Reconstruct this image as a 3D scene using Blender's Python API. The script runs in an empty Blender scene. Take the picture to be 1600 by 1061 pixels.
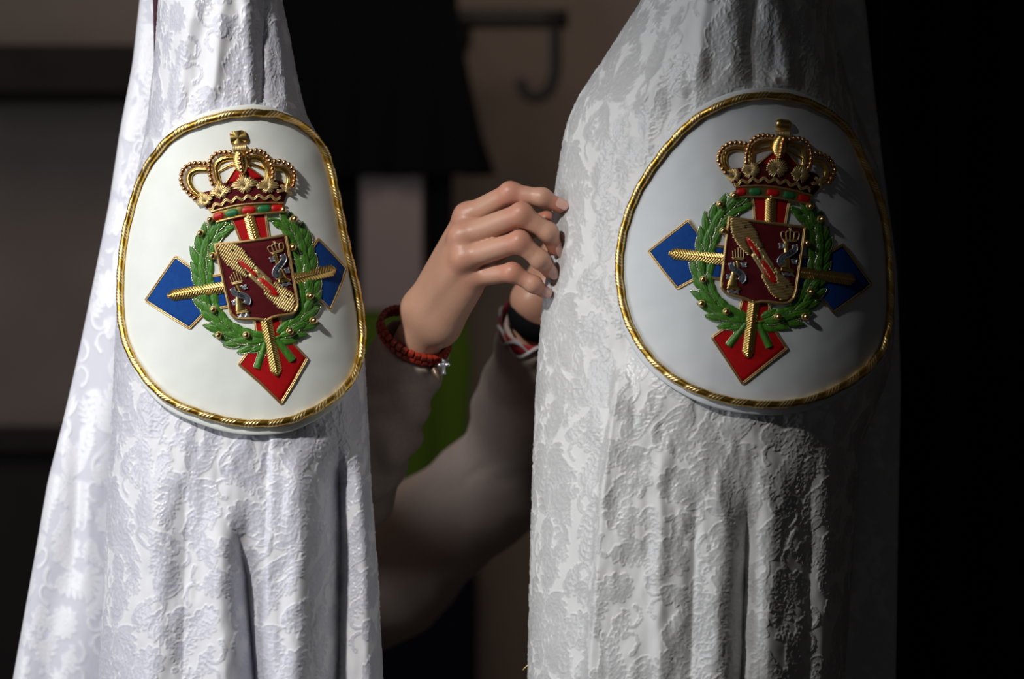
import bpy, math, random
import numpy as np
from mathutils import Vector, Matrix
import openvdb

# ---------------------------------------------------------------- camera, world, lights, exposure
sc = bpy.context.scene
COL = sc.collection
PXM = 0.85 / 1600.0            # metres per photo pixel at the plane y = 0
CAM_D = 3.0                    # camera distance from that plane
CAM_Z = 1.60
cam = bpy.data.cameras.new('camera')
cam.sensor_width = 36.0
cam.lens = 36.0 * CAM_D / 0.85
cam.clip_start = 0.05
cam.dof.use_dof = True
cam.dof.focus_distance = CAM_D - 0.06
cam.dof.aperture_fstop = 4.5
cam_ob = bpy.data.objects.new('camera', cam)
COL.objects.link(cam_ob)
cam_ob.location = (0, -CAM_D, CAM_Z)
cam_ob.rotation_euler = (math.radians(90), 0, 0)
sc.camera = cam_ob

world = bpy.data.worlds.new('world')
sc.world = world
world.use_nodes = True
world.node_tree.nodes['Background'].inputs[0].default_value = (0.9, 0.95, 1.0, 1)
world.node_tree.nodes['Background'].inputs[1].default_value = 0.02


def aim(o, target):
    o.rotation_euler = (Vector(target) - o.location).to_track_quat('-Z', 'Y').to_euler()


def spot(name, loc, target, watts, size_deg, blend, radius, color):
    d = bpy.data.lights.new(name, 'SPOT')
    d.energy = watts
    d.spot_size = math.radians(size_deg)
    d.spot_blend = blend
    d.shadow_soft_size = radius
    d.color = color
    o = bpy.data.objects.new(name, d)
    COL.objects.link(o)
    o.location = loc
    aim(o, target)
    return o


def area(name, loc, target, watts, sx, sy, color):
    d = bpy.data.lights.new(name, 'AREA')
    d.shape = 'RECTANGLE'
    d.size, d.size_y = sx, sy
    d.energy = watts
    d.color = color
    o = bpy.data.objects.new(name, d)
    COL.objects.link(o)
    o.location = loc
    aim(o, target)
    return o


spot('key_lamp', (-1.30, -1.80, 2.95), (-0.205, 0.0, 1.55), 205, 25.0, 1.0, 0.06, (1.0, 0.98, 0.95))
area('fill_light', (-2.6, -1.2, 1.9), (-0.1, 0.0, 1.5), 29, 0.9, 1.6, (0.90, 0.93, 1.0))  # added soft fill from the left, no window there
area('background_fill', (0.02, 0.9, 2.6), (-0.1, 2.1, 1.4), 5.5, 0.6, 0.6, (1.0, 0.80, 0.66))  # unseen light added to lift the back wall and sleeves

sc.view_settings.view_transform = 'Standard'
sc.view_settings.look = 'None'
sc.view_settings.gamma = 1.0
sc.view_settings.use_curve_mapping = False
sc.view_settings.exposure = 0.0

random.seed(7)
rng = np.random.default_rng(7)


# ---------------------------------------------------------------- helpers
def at(px, py, y):
    """point at depth y seen at a photo pixel"""
    px, py, y = np.broadcast_arrays(np.asarray(px, float), np.asarray(py, float), np.asarray(y, float))
    s = (CAM_D + y) / CAM_D
    return np.stack([(px - 800) * PXM * s, y, CAM_Z - (py - 530.5) * PXM * s], -1)


def mesh_from(name, V, faces, attrs=None, smooth=True):
    """V (n,3); faces: list of int arrays (m,k)"""
    me = bpy.data.meshes.new(name)
    V = np.ascontiguousarray(V, dtype=np.float32)
    faces = [np.asarray(f, dtype=np.int32) for f in faces if len(f)]
    me.vertices.add(len(V))
    me.vertices.foreach_set('co', V.ravel())
    loops = np.concatenate([f.ravel() for f in faces])
    tot = np.concatenate([np.full(len(f), f.shape[1], np.int32) for f in faces])
    start = np.concatenate([[0], np.cumsum(tot)[:-1]]).astype(np.int32)
    me.loops.add(len(loops))
    me.loops.foreach_set('vertex_index', loops)
    me.polygons.add(len(tot))
    me.polygons.foreach_set('loop_start', start)
    me.polygons.foreach_set('loop_total', tot)
    me.polygons.foreach_set('use_smooth', np.full(len(tot), smooth, dtype=bool))
    for k, a in (attrs or {}).items():
        at_ = me.attributes.new(k, 'FLOAT', 'POINT')
        at_.data.foreach_set('value', np.ascontiguousarray(a, dtype=np.float32).ravel())
    me.update(calc_edges=True)
    me.validate()
    return me


class MB:
    """collects pieces of ONE mesh"""
    def __init__(s):
        s.V, s.F, s.A, s.n = [], [], [], 0

    def add(s, V, faces, a=0.0):
        V = np.asarray(V, float).reshape(-1, 3)
        s.V.append(V)
        for f in faces:
            if len(f):
                s.F.append(np.asarray(f, int) + s.n)
        s.A.append(np.broadcast_to(np.asarray(a, float), (len(V),)))
        s.n += len(V)
        return s

    def build(s, name, mat, parent=None, smooth=True):
        by = {}
        for f in s.F:
            by.setdefault(f.shape[1], []).append(f)
        me = mesh_from(name, np.concatenate(s.V), [np.concatenate(v) for v in by.values()],
                       {'tint': np.concatenate(s.A)}, smooth)
        return link(name, me, mat, parent)


def link(name, me, mat, parent=None):
    o = bpy.data.objects.new(name, me)
    COL.objects.link(o)
    if mat is not None and not me.materials:
        me.materials.append(mat)
    if parent is not None:
        o.parent = parent
        p = parent
        off = Vector((0, 0, 0))
        while p is not None:
            if p.type == 'EMPTY':
                off = Vector(p.location)
            p = p.parent
        if parent.type == 'EMPTY':
            o.matrix_parent_inverse = Matrix.Translation(-off)
    return o


def thing(name, label, cat, loc, group=None):
    o = bpy.data.objects.new(name, None)
    COL.objects.link(o)
    o.empty_display_size = 0.05
    o.location = loc
    return tag(o, label, cat, group)


def tag(o, label=None, cat=None, group=None, kind=None):
    if label: o['label'] = label
    if cat: o['category'] = cat
    if group: o['group'] = group
    if kind: o['kind'] = kind
    return o


def grid_faces(r, c, close_c=False, close_r=False):
    i = np.arange(r if close_r else r - 1)[:, None]
    j = np.arange(c if close_c else c - 1)[None, :]
    i2, j2 = (i + 1) % r, (j + 1) % c
    return np.stack(np.broadcast_arrays(i * c + j, i * c + j2, i2 * c + j2, i2 * c + j), -1).reshape(-1, 4)


def unit(v):
    return v / np.maximum(np.linalg.norm(v, axis=-1, keepdims=True), 1e-12)


def resample(pts, step, closed=False, smooth=True):
    """Catmull-Rom through pts, then equal steps"""
    P = np.asarray(pts, float)
    if closed:
        Q = np.concatenate([P[-1:], P, P[:2]])
    else:
        Q = np.concatenate([2 * P[:1] - P[1:2], P, 2 * P[-1:] - P[-2:-1]])
    out = []
    n = len(P) if closed else len(P) - 1
    t = np.linspace(0, 1, 12, endpoint=False)[:, None]
    for i in range(n):
        a, b, c, d = Q[i], Q[i + 1], Q[i + 2], Q[i + 3]
        if smooth:
            out.append(0.5 * (2 * b + (c - a) * t + (2 * a - 5 * b + 4 * c - d) * t ** 2 + (3 * b - a - 3 * c + d) * t ** 3))
        else:
            out.append(b + (c - b) * t)
    out = np.concatenate(out + [P[:1] if closed else P[-1:]])
    L = np.concatenate([[0], np.cumsum(np.linalg.norm(np.diff(out, axis=0), axis=1))])
    m = max(2, int(round(L[-1] / step)) + 1)
    s = np.linspace(0, L[-1], m)
    if closed:
        s = s[:-1]
    return np.stack([np.interp(s, L, out[:, k]) for k in range(out.shape[1])], -1)


def tube3(path, r, seg=8, closed=False, up=None, prof=None, caps=True):
    """tube along 3-D path. r scalar / (N,) / function(i,ang)->(N,seg)"""
    path = np.asarray(path, float)
    N = len(path)
    T = np.roll(path, -1, 0) - np.roll(path, 1, 0) if closed else np.gradient(path, axis=0)
    T = unit(T)
    if up is None:
        u0 = np.array([0.13, -1.0, 0.21])
        up = np.broadcast_to(u0, path.shape)
    A = unit(np.cross(up, T))
    B = np.cross(T, A)
    ang = np.linspace(0, 2 * np.pi, seg, endpoint=False)
    R = np.broadcast_to(np.asarray(r, float).reshape(-1, 1) if np.ndim(r) < 2 else r, (N, seg))
    V = path[:, None] + R[..., None] * (np.cos(ang)[None, :, None] * A[:, None] + np.sin(ang)[None, :, None] * B[:, None])
    F = [grid_faces(N, seg, True, closed)]
    V = V.reshape(-1, 3)
    if not closed and caps:
        V = np.concatenate([V, path[:1], path[-1:]])
        k = np.arange(seg)
        F.append(np.stack([np.full(seg, N * seg), (k + 1) % seg, k], -1))
        b = (N - 1) * seg
        F.append(np.stack([np.full(seg, N * seg + 1), b + k, b + (k + 1) % seg], -1))
    return V, F


def box(mb, c, s, bev=0.0):
    c, s = np.asarray(c, float), np.asarray(s, float) / 2
    v = np.array([[x, y, z] for x in (-1, 1) for y in (-1, 1) for z in (-1, 1)]) * s + c
    f = [[0, 1, 3, 2], [4, 6, 7, 5], [0, 4, 5, 1], [2, 3, 7, 6], [0, 2, 6, 4], [1, 5, 7, 3]]
    mb.add(v, [np.array(f)])
    return mb


def bevel(o, w, seg=2):
    m = o.modifiers.new('bevel', 'BEVEL')
    m.width = w
    m.segments = seg
    m.limit_method = 'ANGLE'
    return o


# ---------------------------------------------------------------- materials
def mat(name, color, rough=0.6, metal=0.0, spec=0.5, sheen=0.0, noise=0.0, nscale=200.0, bump=0.0, bscale=600.0,
        sss=0.0, stretch=None, bdist=0.001):
    m = bpy.data.materials.new(name)
    m.use_nodes = True
    nt = m.node_tree
    p = nt.nodes['Principled BSDF']
    p.inputs['Roughness'].default_value = rough
    p.inputs['Metallic'].default_value = metal
    p.inputs['Specular IOR Level'].default_value = spec
    p.inputs['Base Color'].default_value = (*color, 1)
    if sheen:
        p.inputs['Sheen Weight'].default_value = sheen
        p.inputs['Sheen Roughness'].default_value = 0.4
    if sss:
        p.inputs['Subsurface Weight'].default_value = sss
        p.inputs['Subsurface Radius'].default_value = (0.012, 0.005, 0.003)
        p.inputs['Subsurface Scale'].default_value = 0.4
    tc = nt.nodes.new('ShaderNodeTexCoord')
    src = tc.outputs['Object']
    if stretch:
        mp = nt.nodes.new('ShaderNodeMapping')
        mp.inputs['Scale'].default_value = stretch
        nt.links.new(src, mp.inputs[0])
        src = mp.outputs[0]
    if noise:
        n = nt.nodes.new('ShaderNodeTexNoise')
        n.inputs['Scale'].default_value = nscale
        n.inputs['Detail'].default_value = 4
        nt.links.new(src, n.inputs['Vector'])
        hs = nt.nodes.new('ShaderNodeHueSaturation')
        hs.inputs['Color'].default_value = (*color, 1)
        mr = nt.nodes.new('ShaderNodeMapRange')
        mr.inputs['From Min'].default_value = 0.3
        mr.inputs['From Max'].default_value = 0.7
        mr.inputs['To Min'].default_value = 1 - noise
        mr.inputs['To Max'].default_value = 1 + noise
        nt.links.new(n.outputs['Fac'], mr.inputs['Value'])
        nt.links.new(mr.outputs[0], hs.inputs['Value'])
        nt.links.new(hs.outputs[0], p.inputs['Base Color'])
    if bump:
        n2 = nt.nodes.new('ShaderNodeTexNoise')
        n2.inputs['Scale'].default_value = bscale
        n2.inputs['Detail'].default_value = 3
        nt.links.new(src, n2.inputs['Vector'])
        b = nt.nodes.new('ShaderNodeBump')
        b.inputs['Strength'].default_value = bump
        b.inputs['Distance'].default_value = bdist
        nt.links.new(n2.outputs['Fac'], b.inputs['Height'])
        nt.links.new(b.outputs[0], p.inputs['Normal'])
    return m


def attr_mix(m, attr, c0, c1, r0=None, r1=None, lo=0.0, hi=1.0):
    """base colour (and roughness) follow a mesh attribute of the weave"""
    nt = m.node_tree
    p = nt.nodes['Principled BSDF']
    a = nt.nodes.new('ShaderNodeAttribute')
    a.attribute_name = attr
    mx = nt.nodes.new('ShaderNodeMix')
    mx.data_type = 'RGBA'
    mx.inputs['A'].default_value = (*c0, 1)
    mx.inputs['B'].default_value = (*c1, 1)
    nt.links.new(a.outputs['Fac'], mx.inputs['Factor'])
    nt.links.new(mx.outputs['Result'], p.inputs['Base Color'])
    if r0 is not None:
        mr = nt.nodes.new('ShaderNodeMapRange')
        mr.inputs['To Min'].default_value = r0
        mr.inputs['To Max'].default_value = r1
        nt.links.new(a.outputs['Fac'], mr.inputs['Value'])
        nt.links.new(mr.outputs[0], p.inputs['Roughness'])
    return m


def damask_mat(name, ground, motif, r0=0.65, r1=0.36):
    m = mat(name, ground, 0.5, spec=0.9, sheen=0.1, bump=0.25, bscale=1500, bdist=0.0004)
    return attr_mix(m, 'weave', ground, motif, r0, r1)


M = {}
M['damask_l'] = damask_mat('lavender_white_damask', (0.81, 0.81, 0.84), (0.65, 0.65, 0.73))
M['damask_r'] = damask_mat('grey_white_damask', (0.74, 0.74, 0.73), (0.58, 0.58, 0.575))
M['cape_l'] = damask_mat('lavender_white_cape', (0.68, 0.68, 0.76), (0.84, 0.84, 0.88))  # motif lighter than ground: satin sheen put into the colour
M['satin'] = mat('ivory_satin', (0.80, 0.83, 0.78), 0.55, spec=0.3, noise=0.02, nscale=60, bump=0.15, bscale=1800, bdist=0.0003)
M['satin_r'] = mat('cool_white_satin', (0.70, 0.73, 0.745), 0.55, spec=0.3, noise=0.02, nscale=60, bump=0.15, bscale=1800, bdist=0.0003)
M['gold'] = mat('gold_bullion', (0.86, 0.60, 0.20), 0.30, 1.0, noise=0.12, nscale=900, bump=0.2, bscale=2500, bdist=0.0002)
M['gold_thread'] = mat('pale_gold_thread', (0.84, 0.63, 0.29), 0.42, 0.85, noise=0.1, nscale=1500)
M['gold_cord'] = mat('gold_cord', (0.78, 0.54, 0.24), 0.40, 0.9, noise=0.12, nscale=1500)
M['rope'] = attr_mix(mat('twisted_gold_rope', (0.8, 0.5, 0.2), 0.32, 1.0), 'tint', (0.68, 0.40, 0.07), (1.0, 0.78, 0.40), 0.34, 0.45)
M['bead'] = mat('bronze_gold_pearl', (0.80, 0.46, 0.20), 0.22, 1.0)
M['berry'] = mat('gold_pearl', (0.90, 0.60, 0.26), 0.20, 1.0)
M['blue'] = mat('royal_blue_velvet', (0.003, 0.055, 0.26), 0.75, spec=0.2, noise=0.1, nscale=250, bump=0.2, bscale=2500, bdist=0.0003)
M['red'] = mat('scarlet_velvet', (0.42, 0.002, 0.004), 0.75, spec=0.2, noise=0.1, nscale=250, bump=0.2, bscale=2500, bdist=0.0003)
M['maroon'] = mat('maroon_velvet', (0.085, 0.003, 0.006), 0.8, spec=0.2, noise=0.12, nscale=300, bump=0.2, bscale=2500, bdist=0.0003)
M['green'] = mat('green_satin_stitch', (0.060, 0.195, 0.018), 0.36, spec=0.5, noise=0.3, nscale=420, bump=0.5, bscale=1400, bdist=0.0006, stretch=(1, 1, 0.4))
M['green_gem'] = mat('emerald_satin_stitch', (0.02, 0.16, 0.05), 0.4, noise=0.2, nscale=900, bump=0.4, bscale=1500, bdist=0.0005)
M['red_gem'] = mat('ruby_satin_stitch', (0.50, 0.006, 0.004), 0.45, noise=0.15, nscale=900, bump=0.4, bscale=1500, bdist=0.0005)
M['silver'] = mat('silver_purl', (0.72, 0.74, 0.78), 0.28, 0.9, noise=0.15, nscale=1500)
M['edging'] = mat('pale_gold_purl', (0.80, 0.80, 0.58), 0.25, 0.9)
M['ribbon'] = mat('pewter_sequin', (0.30, 0.34, 0.39), 0.25, 0.8, noise=0.4, nscale=1800)
M['black'] = mat('black_thread', (0.006, 0.006, 0.007), 0.6)
M['lining'] = mat('dark_maroon_lining', (0.05, 0.006, 0.015), 0.7)
M['wood'] = mat('dark_stand_wood', (0.05, 0.03, 0.02), 0.6, noise=0.2, nscale=30)


# ---------------------------------------------------------------- damask weave: one repeat of the brocade, drawn as distances
TW, TH, TS = 344.0, 472.0, 3          # repeat in photo pixels, texels per pixel


def make_weave():
    w, h = int(TW * TS), int(TH * TS)
    sd = np.full((h, w), 50.0, np.float32)        # signed distance, negative inside a motif
    rim = np.zeros((h, w), np.float32)

    def lobe(cx, cy, ang, la, lb):
        R = la + 6
        x0, x1 = int((cx - R) * TS), int((cx + R) * TS)
        y0, y1 = int((cy - R) * TS), int((cy + R) * TS)
        X, Y = np.meshgrid(np.arange(x0, x1), np.arange(y0, y1))
        dx, dy = X / TS - cx, Y / TS - cy
        c, s = math.cos(ang), math.sin(ang)
        u, v = (dx * c + dy * s), (-dx * s + dy * c)
        k = np.sqrt((u / la) ** 2 + (v / (lb * (1 - 0.25 * u / la))) ** 2) + 1e-6
        d = ((k - 1) * lb).astype(np.float32)
        ix = np.ix_(np.arange(y0, y1) % h, np.arange(x0, x1) % w)
        old = sd[ix]
        r = np.exp(-(d / 0.9) ** 2)
        r = np.maximum(np.where(d < -0.5, rim[ix] * 0.35, rim[ix]), r * np.where(old < -1.2, 0.55, 1.0))
        rim[ix] = r
        sd[ix] = np.minimum(old, d)

    def flower(cx, cy, R, n, ph):
        for rr, ll, bb, m in ((0.72, 0.30, 0.19, n), (0.36, 0.24, 0.16, n - 3)):
            for k in range(m):
                a = ph + k * 2 * math.pi / m
                lobe(cx + math.cos(a) * R * rr, cy + math.sin(a) * R * rr, a, R * ll, R * bb * (1.3 if n > 8 else 1.0))
        lobe(cx, cy, 0, R * 0.14, R * 0.14)

    def plume(cx, cy, a, L, n, curl):
        x, y = cx, cy
        for k in range(n):
            f = k / (n - 1)
            a += curl / n
            x += math.cos(a) * L / n
            y += math.sin(a) * L / n
            s = (1 - 0.55 * f) * L * 0.24
            for sg in (-1, 1):
                b = a + sg * 0.75
                lobe(x + math.cos(b) * s * 0.9, y + math.sin(b) * s * 0.9, b, s, s * 0.46)
        lobe(x + math.cos(a) * L * 0.12, y + math.sin(a) * L * 0.12, a, L * 0.16, L * 0.075)

    def scroll(cx, cy, a, L, turn, w0):
        x, y = cx, cy
        n = 16
        for k in range(n):
            f = k / n
            a += turn / n * (0.5 + f)
            x += math.cos(a) * L / n
            y += math.sin(a) * L / n
            lobe(x, y, a, L / n * 1.2, w0 * (1.1 - 0.6 * f))
        lobe(x, y, a, w0 * 2.1, w0 * 1.5)

    r = random.Random(3)
    for gx in range(4):
        for gy in range(4):
            fx = 45 + 86 * gx + r.uniform(-9, 9)
            fy = 30 + 118 * gy + (59 if gx % 2 else 0) + r.uniform(-10, 10)
            sgn = 1 if (gx + gy) % 2 else -1
            rot = r.uniform(-0.35, 0.35)
            kind = (gx + 2 * gy + gx * gy) % 3
            if kind == 0:
                flower(fx, fy, r.uniform(26, 32), r.choice((9, 10, 11)), r.uniform(0, 1))
            elif kind == 1:
                for aa, cc in ((-1.6, 0.5), (0.3, 1.3), (2.8, -1.3), (1.2, -0.8)):
                    plume(fx, fy, aa * sgn + rot, r.uniform(58, 76), 6, cc * sgn)
                flower(fx, fy, 14, 7, 0.3)
            else:
                plume(fx, fy + 28, -1.57 + rot, 70, 7, 0.4 * sgn)
                scroll(fx, fy + 20, 0.3 + rot, 60, 4.2, 3.4)
                scroll(fx, fy + 20, 2.8 + rot, 60, -4.2, 3.4)
            plume(fx + sgn * 10, fy + 38, 1.35 + rot, r.uniform(44, 60), 5, sgn * 0.9)
            plume(fx - sgn * 32, fy + 26, (2.4 if sgn > 0 else 0.75) + rot, r.uniform(40, 54), 5, -sgn * 1.3)
            plume(fx + sgn * 36, fy - 14, (0.1 if sgn > 0 else 3.0) + rot, r.uniform(40, 52), 5, -sgn * 1.2)
            scroll(fx + sgn * 30, fy + 30, (0.6 if sgn > 0 else 2.5) + rot, 58, sgn * 3.8, 2.8)
            scroll(fx - sgn * 30, fy - 28, (3.6 if sgn > 0 else -0.5) + rot, 52, sgn * 3.6, 2.6)
            flower(fx - sgn * 44, fy + 60 + r.uniform(-6, 6), r.uniform(9, 14), 7, 0.1)
            for k in range(7):
                lobe(fx + r.uniform(-45, 45), fy + r.choice((-1, 1)) * r.uniform(40, 62), r.uniform(0, 3), r.uniform(4, 8), r.uniform(2, 3.5))
    mask = 1 / (1 + np.exp(np.clip(sd / 0.55, -30, 30)))
    nz = rng.random((h // 4 + 1, w // 4 + 1)).repeat(4, 0).repeat(4, 1)[:h, :w]
    rim = rim * (0.45 + 0.8 * nz)
    return mask.astype(np.float32), rim.astype(np.float32)


WEAVE, RIM = make_weave()


def weave(s, t):
    """bilinear lookup of the repeat at cloth coordinates in photo pixels"""
    h, w = WEAVE.shape
    x, y = (np.asarray(s) * TS) % w, (np.asarray(t) * TS) % h
    x0, y0 = x.astype(int) % w, y.astype(int) % h
    fx, fy = x - np.floor(x), y - np.floor(y)
    x1, y1 = (x0 + 1) % w, (y0 + 1) % h
    res = []
    for T in (WEAVE, RIM):
        res.append((T[y0, x0] * (1 - fx) + T[y0, x1] * fx) * (1 - fy) + (T[y1, x0] * (1 - fx) + T[y1, x1] * fx) * fy)
    return res


def vnoise(x, y, seed=0):
    """smooth value noise, about -1..1"""
    g = np.random.default_rng(seed).random((64, 64)) * 2 - 1
    x0, y0 = np.floor(x).astype(int), np.floor(y).astype(int)
    fx, fy = x - x0, y - y0
    fx, fy = fx * fx * (3 - 2 * fx), fy * fy * (3 - 2 * fy)
    a, b = g[y0 % 64, x0 % 64], g[y0 % 64, (x0 + 1) % 64]
    c, d = g[(y0 + 1) % 64, x0 % 64], g[(y0 + 1) % 64, (x0 + 1) % 64]
    return (a * (1 - fx) + b * fx) * (1 - fy) + (c * (1 - fx) + d * fx) * fy


def smoothstep(a, b, x):
    t = np.clip((x - a) / (b - a), 0, 1)
    return t * t * (3 - 2 * t)


# ---------------------------------------------------------------- hood forms
class Form:
    """front of a hood: left and right limits by height, rounded cross-section"""
    def __init__(s, left, right, b, pl, pr, y0=0.0, smooth=10):
        ys = np.arange(-1200, 1801)
        k = np.exp(-0.5 * (np.arange(-3 * smooth, 3 * smooth + 1) / smooth) ** 2)
        k /= k.sum()

        def tab(p):
            p = np.asarray(p, float)
            v = np.interp(ys, p[:, 1], p[:, 0])
            return np.convolve(np.pad(v, 3 * smooth, mode='reflect', reflect_type='odd'), k, 'valid')
        s.ys, s.L, s.R = ys, tab(left), tab(right)
        s.b, s.pl, s.pr, s.y0 = b, pl, pr, y0

    def lim(s, py):
        return np.interp(py, s.ys, s.L), np.interp(py, s.ys, s.R)

    def F(s, px, py, infl=0.0, out=0.0):
        l, r = s.lim(py)
        c, a = (l + r) / 2, (r - l) / 2 + infl
        t = np.clip((px - c) / a, -1, 1)
        p = np.where(t < 0, s.pl, s.pr)
        wid = np.clip((r - l) / 200.0, 0.02, 1.0)
        return s.y0 - (s.b * wid + out) * np.clip(1 - np.abs(t) ** p, 0, None) ** (1 / p)


FORM_L = Form([(350, -1000), (248, 0), (242, 92), (229, 200), (205, 320), (188, 420), (182, 500), (178, 600), (172, 700), (165, 850), (155, 1061), (145, 1300), (140, 1800)],
              [(358, -1000), (440, 0), (453, 60), (466, 130), (478, 180), (510, 240), (527, 300), (547, 400), (563, 490), (569, 560), (573, 620), (580, 760), (591, 900), (598, 1061), (608, 1300), (612, 1800)],
              0.085, 2.6, 2.1)
FORM_R = Form([(1143, -1000), (1004, 0), (985, 28), (958, 70), (930, 112), (905, 150), (890, 182), (881, 215), (867, 300), (856, 400), (846, 500), (838, 600), (832, 750), (828, 900), (825, 1061), (820, 1300), (818, 1800)],
              [(1155, -1000), (1297, 0), (1312, 80), (1330, 150), (1352, 205), (1374, 270), (1388, 350), (1396, 430), (1397, 520), (1390, 580), (1368, 640), (1346, 690), (1336, 800), (1327, 950), (1318, 1061), (1316, 1300), (1316, 1800)],
              0.115, 1.7, 2.2)


class Folds:
    def __init__(s, items):
        s.items = []
        for kind, path, amp, w, f0, f1 in items:
            p = np.asarray(path, float)
            s.items.append((kind, p[:, 0], p[:, 1], amp, w, f0, f1))

    def __call__(s, px, py):
        d = np.zeros(np.broadcast(px, py).shape)
        for kind, X, Y, amp, w, f0, f1 in s.items:
            c = np.interp(py, Y, X)
            u = (px - c) / w
            if kind == 'ridge':
                g = np.exp(-u * u)
            elif kind == 'step':
                g = 0.5 * (1 + np.tanh(u * 1.6)) * np.exp(-np.clip(u, 0, None) / 9.0)
            else:                                   # 'valley': narrow groove
                g = -np.exp(-np.abs(u) ** 1.3)
            f = 1.0
            if f0 is not None:
                f = smoothstep(f0[0], f0[1], py)
            if f1 is not None:
                f = f * (1 - smoothstep(f1[0], f1[1], py))
            d = d + amp * g * f
        return d


FOLDS_L = Folds([
    ('ridge', [(300, 0), (275, 160)], 0.0045, 14, None, (150, 210)),
    ('ridge', [(350, 0), (330, 160)], 0.0040, 12, None, (130, 175)),
    ('ridge', [(385, 0), (395, 165)], 0.0050, 12, None, (140, 175)),
    ('valley', [(412, 0), (408, 165)], 0.0060, 10, None, (150, 175)),
    ('ridge', [(432, 0), (450, 165)], 0.0050, 9, None, (150, 180)),
    ('step', [(424, 660), (420, 800), (405, 1061)], 0.0035, 5, (665, 690), None),
    ('valley', [(368, 820), (385, 900), (398, 1061)], 0.034, 16, (800, 930), None),
    ('ridge', [(345, 760), (352, 1061)], 0.010, 26, (740, 900), None),
    ('ridge', [(465, 690), (470, 850), (462, 1061)], 0.012, 30, (690, 780), None),
    ('valley', [(528, 690), (532, 850), (528, 1061)], 0.034, 24, (670, 760), None),
    ('ridge', [(562, 720), (574, 850), (580, 1061)], 0.015, 14, (700, 780), None),
    ('ridge', [(245, 720), (235, 1061)], 0.007, 34, (690, 820), None),
    ('valley', [(292, 720), (285, 1061)], 0.004, 18, (720, 820), None),
])
FOLDS_R = Folds([
    ('step', [(1082, 0), (1028, 105), (990, 175)], 0.010, 7, None, (130, 190)),
    ('ridge', [(1100, 0), (1088, 130)], 0.004, 12, None, (110, 145)),
    ('valley', [(1180, 0), (1172, 60), (1176, 128)], 0.006, 8, None, (125, 142)),
    ('ridge', [(1215, 0), (1235, 140)], 0.005, 16, None, (110, 145)),
    ('ridge', [(1260, 0), (1285, 140)], 0.004, 14, None, (110, 150)),
    ('step', [(968, 540), (955, 640), (938, 760), (928, 900), (915, 1061)], 0.020, 5, (545, 640), None),
    ('ridge', [(1033, 700), (1030, 1061)], 0.004, 12, (680, 760), None),
    ('valley', [(1088, 760), (1078, 1061)], 0.005, 14, (740, 850), None),
    ('ridge', [(1128, 700), (1124, 1061)], 0.005, 24, (690, 800), None),
    ('valley', [(1168, 770), (1158, 1061)], 0.018, 14, (760, 860), None),
    ('ridge', [(1206, 700), (1205, 1061)], 0.006, 24, (690, 800), None),
    ('valley', [(1268, 700), (1262, 1061)], 0.005, 16, (690, 800), None),
    ('ridge', [(1292, 700), (1288, 1061)], 0.004, 16, (690, 800), None),
])


def row_heights(dense):
    return np.concatenate([np.linspace(-960, -60, 24)[:-1], np.arange(-60, 1110, dense), np.linspace(1110, 1560, 14)[1:]])


def hood_cloth(name, form, folds, ncol, dense, bb, matl, parent, seed, quiet=None):
    py = row_heights(dense)[:, None]
    u = np.linspace(0, np.pi, ncol)[None, :]
    l, r = form.lim(py)
    t = -np.cos(u)
    px = (l + r) / 2 + (r - l) / 2 * t
    pyb = np.broadcast_to(py, px.shape)
    F = form.F(px, pyb)
    edge = np.clip(1 - np.abs(t) ** 6, 0, 1)
    low = smoothstep(640, 760, pyb) + 0.6 * (1 - smoothstep(60, 170, pyb))
    wrink = 0.0018 * vnoise(px / 26 + seed, pyb / 60, seed + 1) + 0.0007 * vnoise(px / 11, pyb / 25 + seed, seed + 2)
    F = F - (folds(px, pyb) + wrink) * (0.25 + 0.75 * edge)
    P = at(px, pyb, F)
    # arc length across each row -> cloth coordinate
    ds = np.linalg.norm(np.diff(P, axis=1), axis=2)
    s = np.concatenate([np.zeros((len(py), 1)), np.cumsum(ds, 1)], 1) / PXM
    s = s - s[:, ncol // 2][:, None]
    wrp = 5 * vnoise(px / 70, pyb / 70, seed + 5)
    m, rm = weave(s + wrp + seed * 37 + 1.6 * vnoise(px / 5, pyb / 5, seed + 9), pyb + 5 * vnoise(px / 60 + 9, pyb / 80, seed + 6) + seed * 53)
    # normals of the smooth cloth, then the relief of the weave
    du, dv = np.gradient(P, axis=1), np.gradient(P, axis=0)
    N = unit(np.cross(du, dv))
    N *= np.where(N[..., 1:2] > 0, -1, 1)
    rel = 0.00025 * m + 0.00066 * rm + 0.00016 * m * vnoise(px / 3.2, pyb / 4.5, seed + 11)
    P = P + N * rel[..., None]
    R, C = px.shape
    V = [P.reshape(-1, 3)]
    # back of the tube
    nb = 26
    ub = np.linspace(0, np.pi, nb)[None, 1:-1]
    tb = np.cos(ub)
    pxb = (l + r) / 2 + (r - l) / 2 * tb
    B = at(pxb, np.broadcast_to(py, pxb.shape), form.y0 + bb * np.clip((r - l) / 200, 0.02, 1) * np.sin(ub))
    V.append(B.reshape(-1, 3))
    faces = [grid_faces(R, C)[:, ::-1]]
    nbk = nb - 2
    off = R * C
    idx = np.concatenate([np.arange(R)[:, None] * C + C - 1, off + np.arange(R)[:, None] * nbk + np.arange(nbk)[None], np.arange(R)[:, None] * C], 1)
    faces.append(np.stack([idx[:-1, :-1], idx[1:, :-1], idx[1:, 1:], idx[:-1, 1:]], -1).reshape(-1, 4))
    A = np.concatenate([m.ravel(), np.full(R * nbk, 0.5)])
    me = mesh_from(name, np.concatenate(V), faces, {'weave': A})
    return link(name, me, matl, parent)


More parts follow.
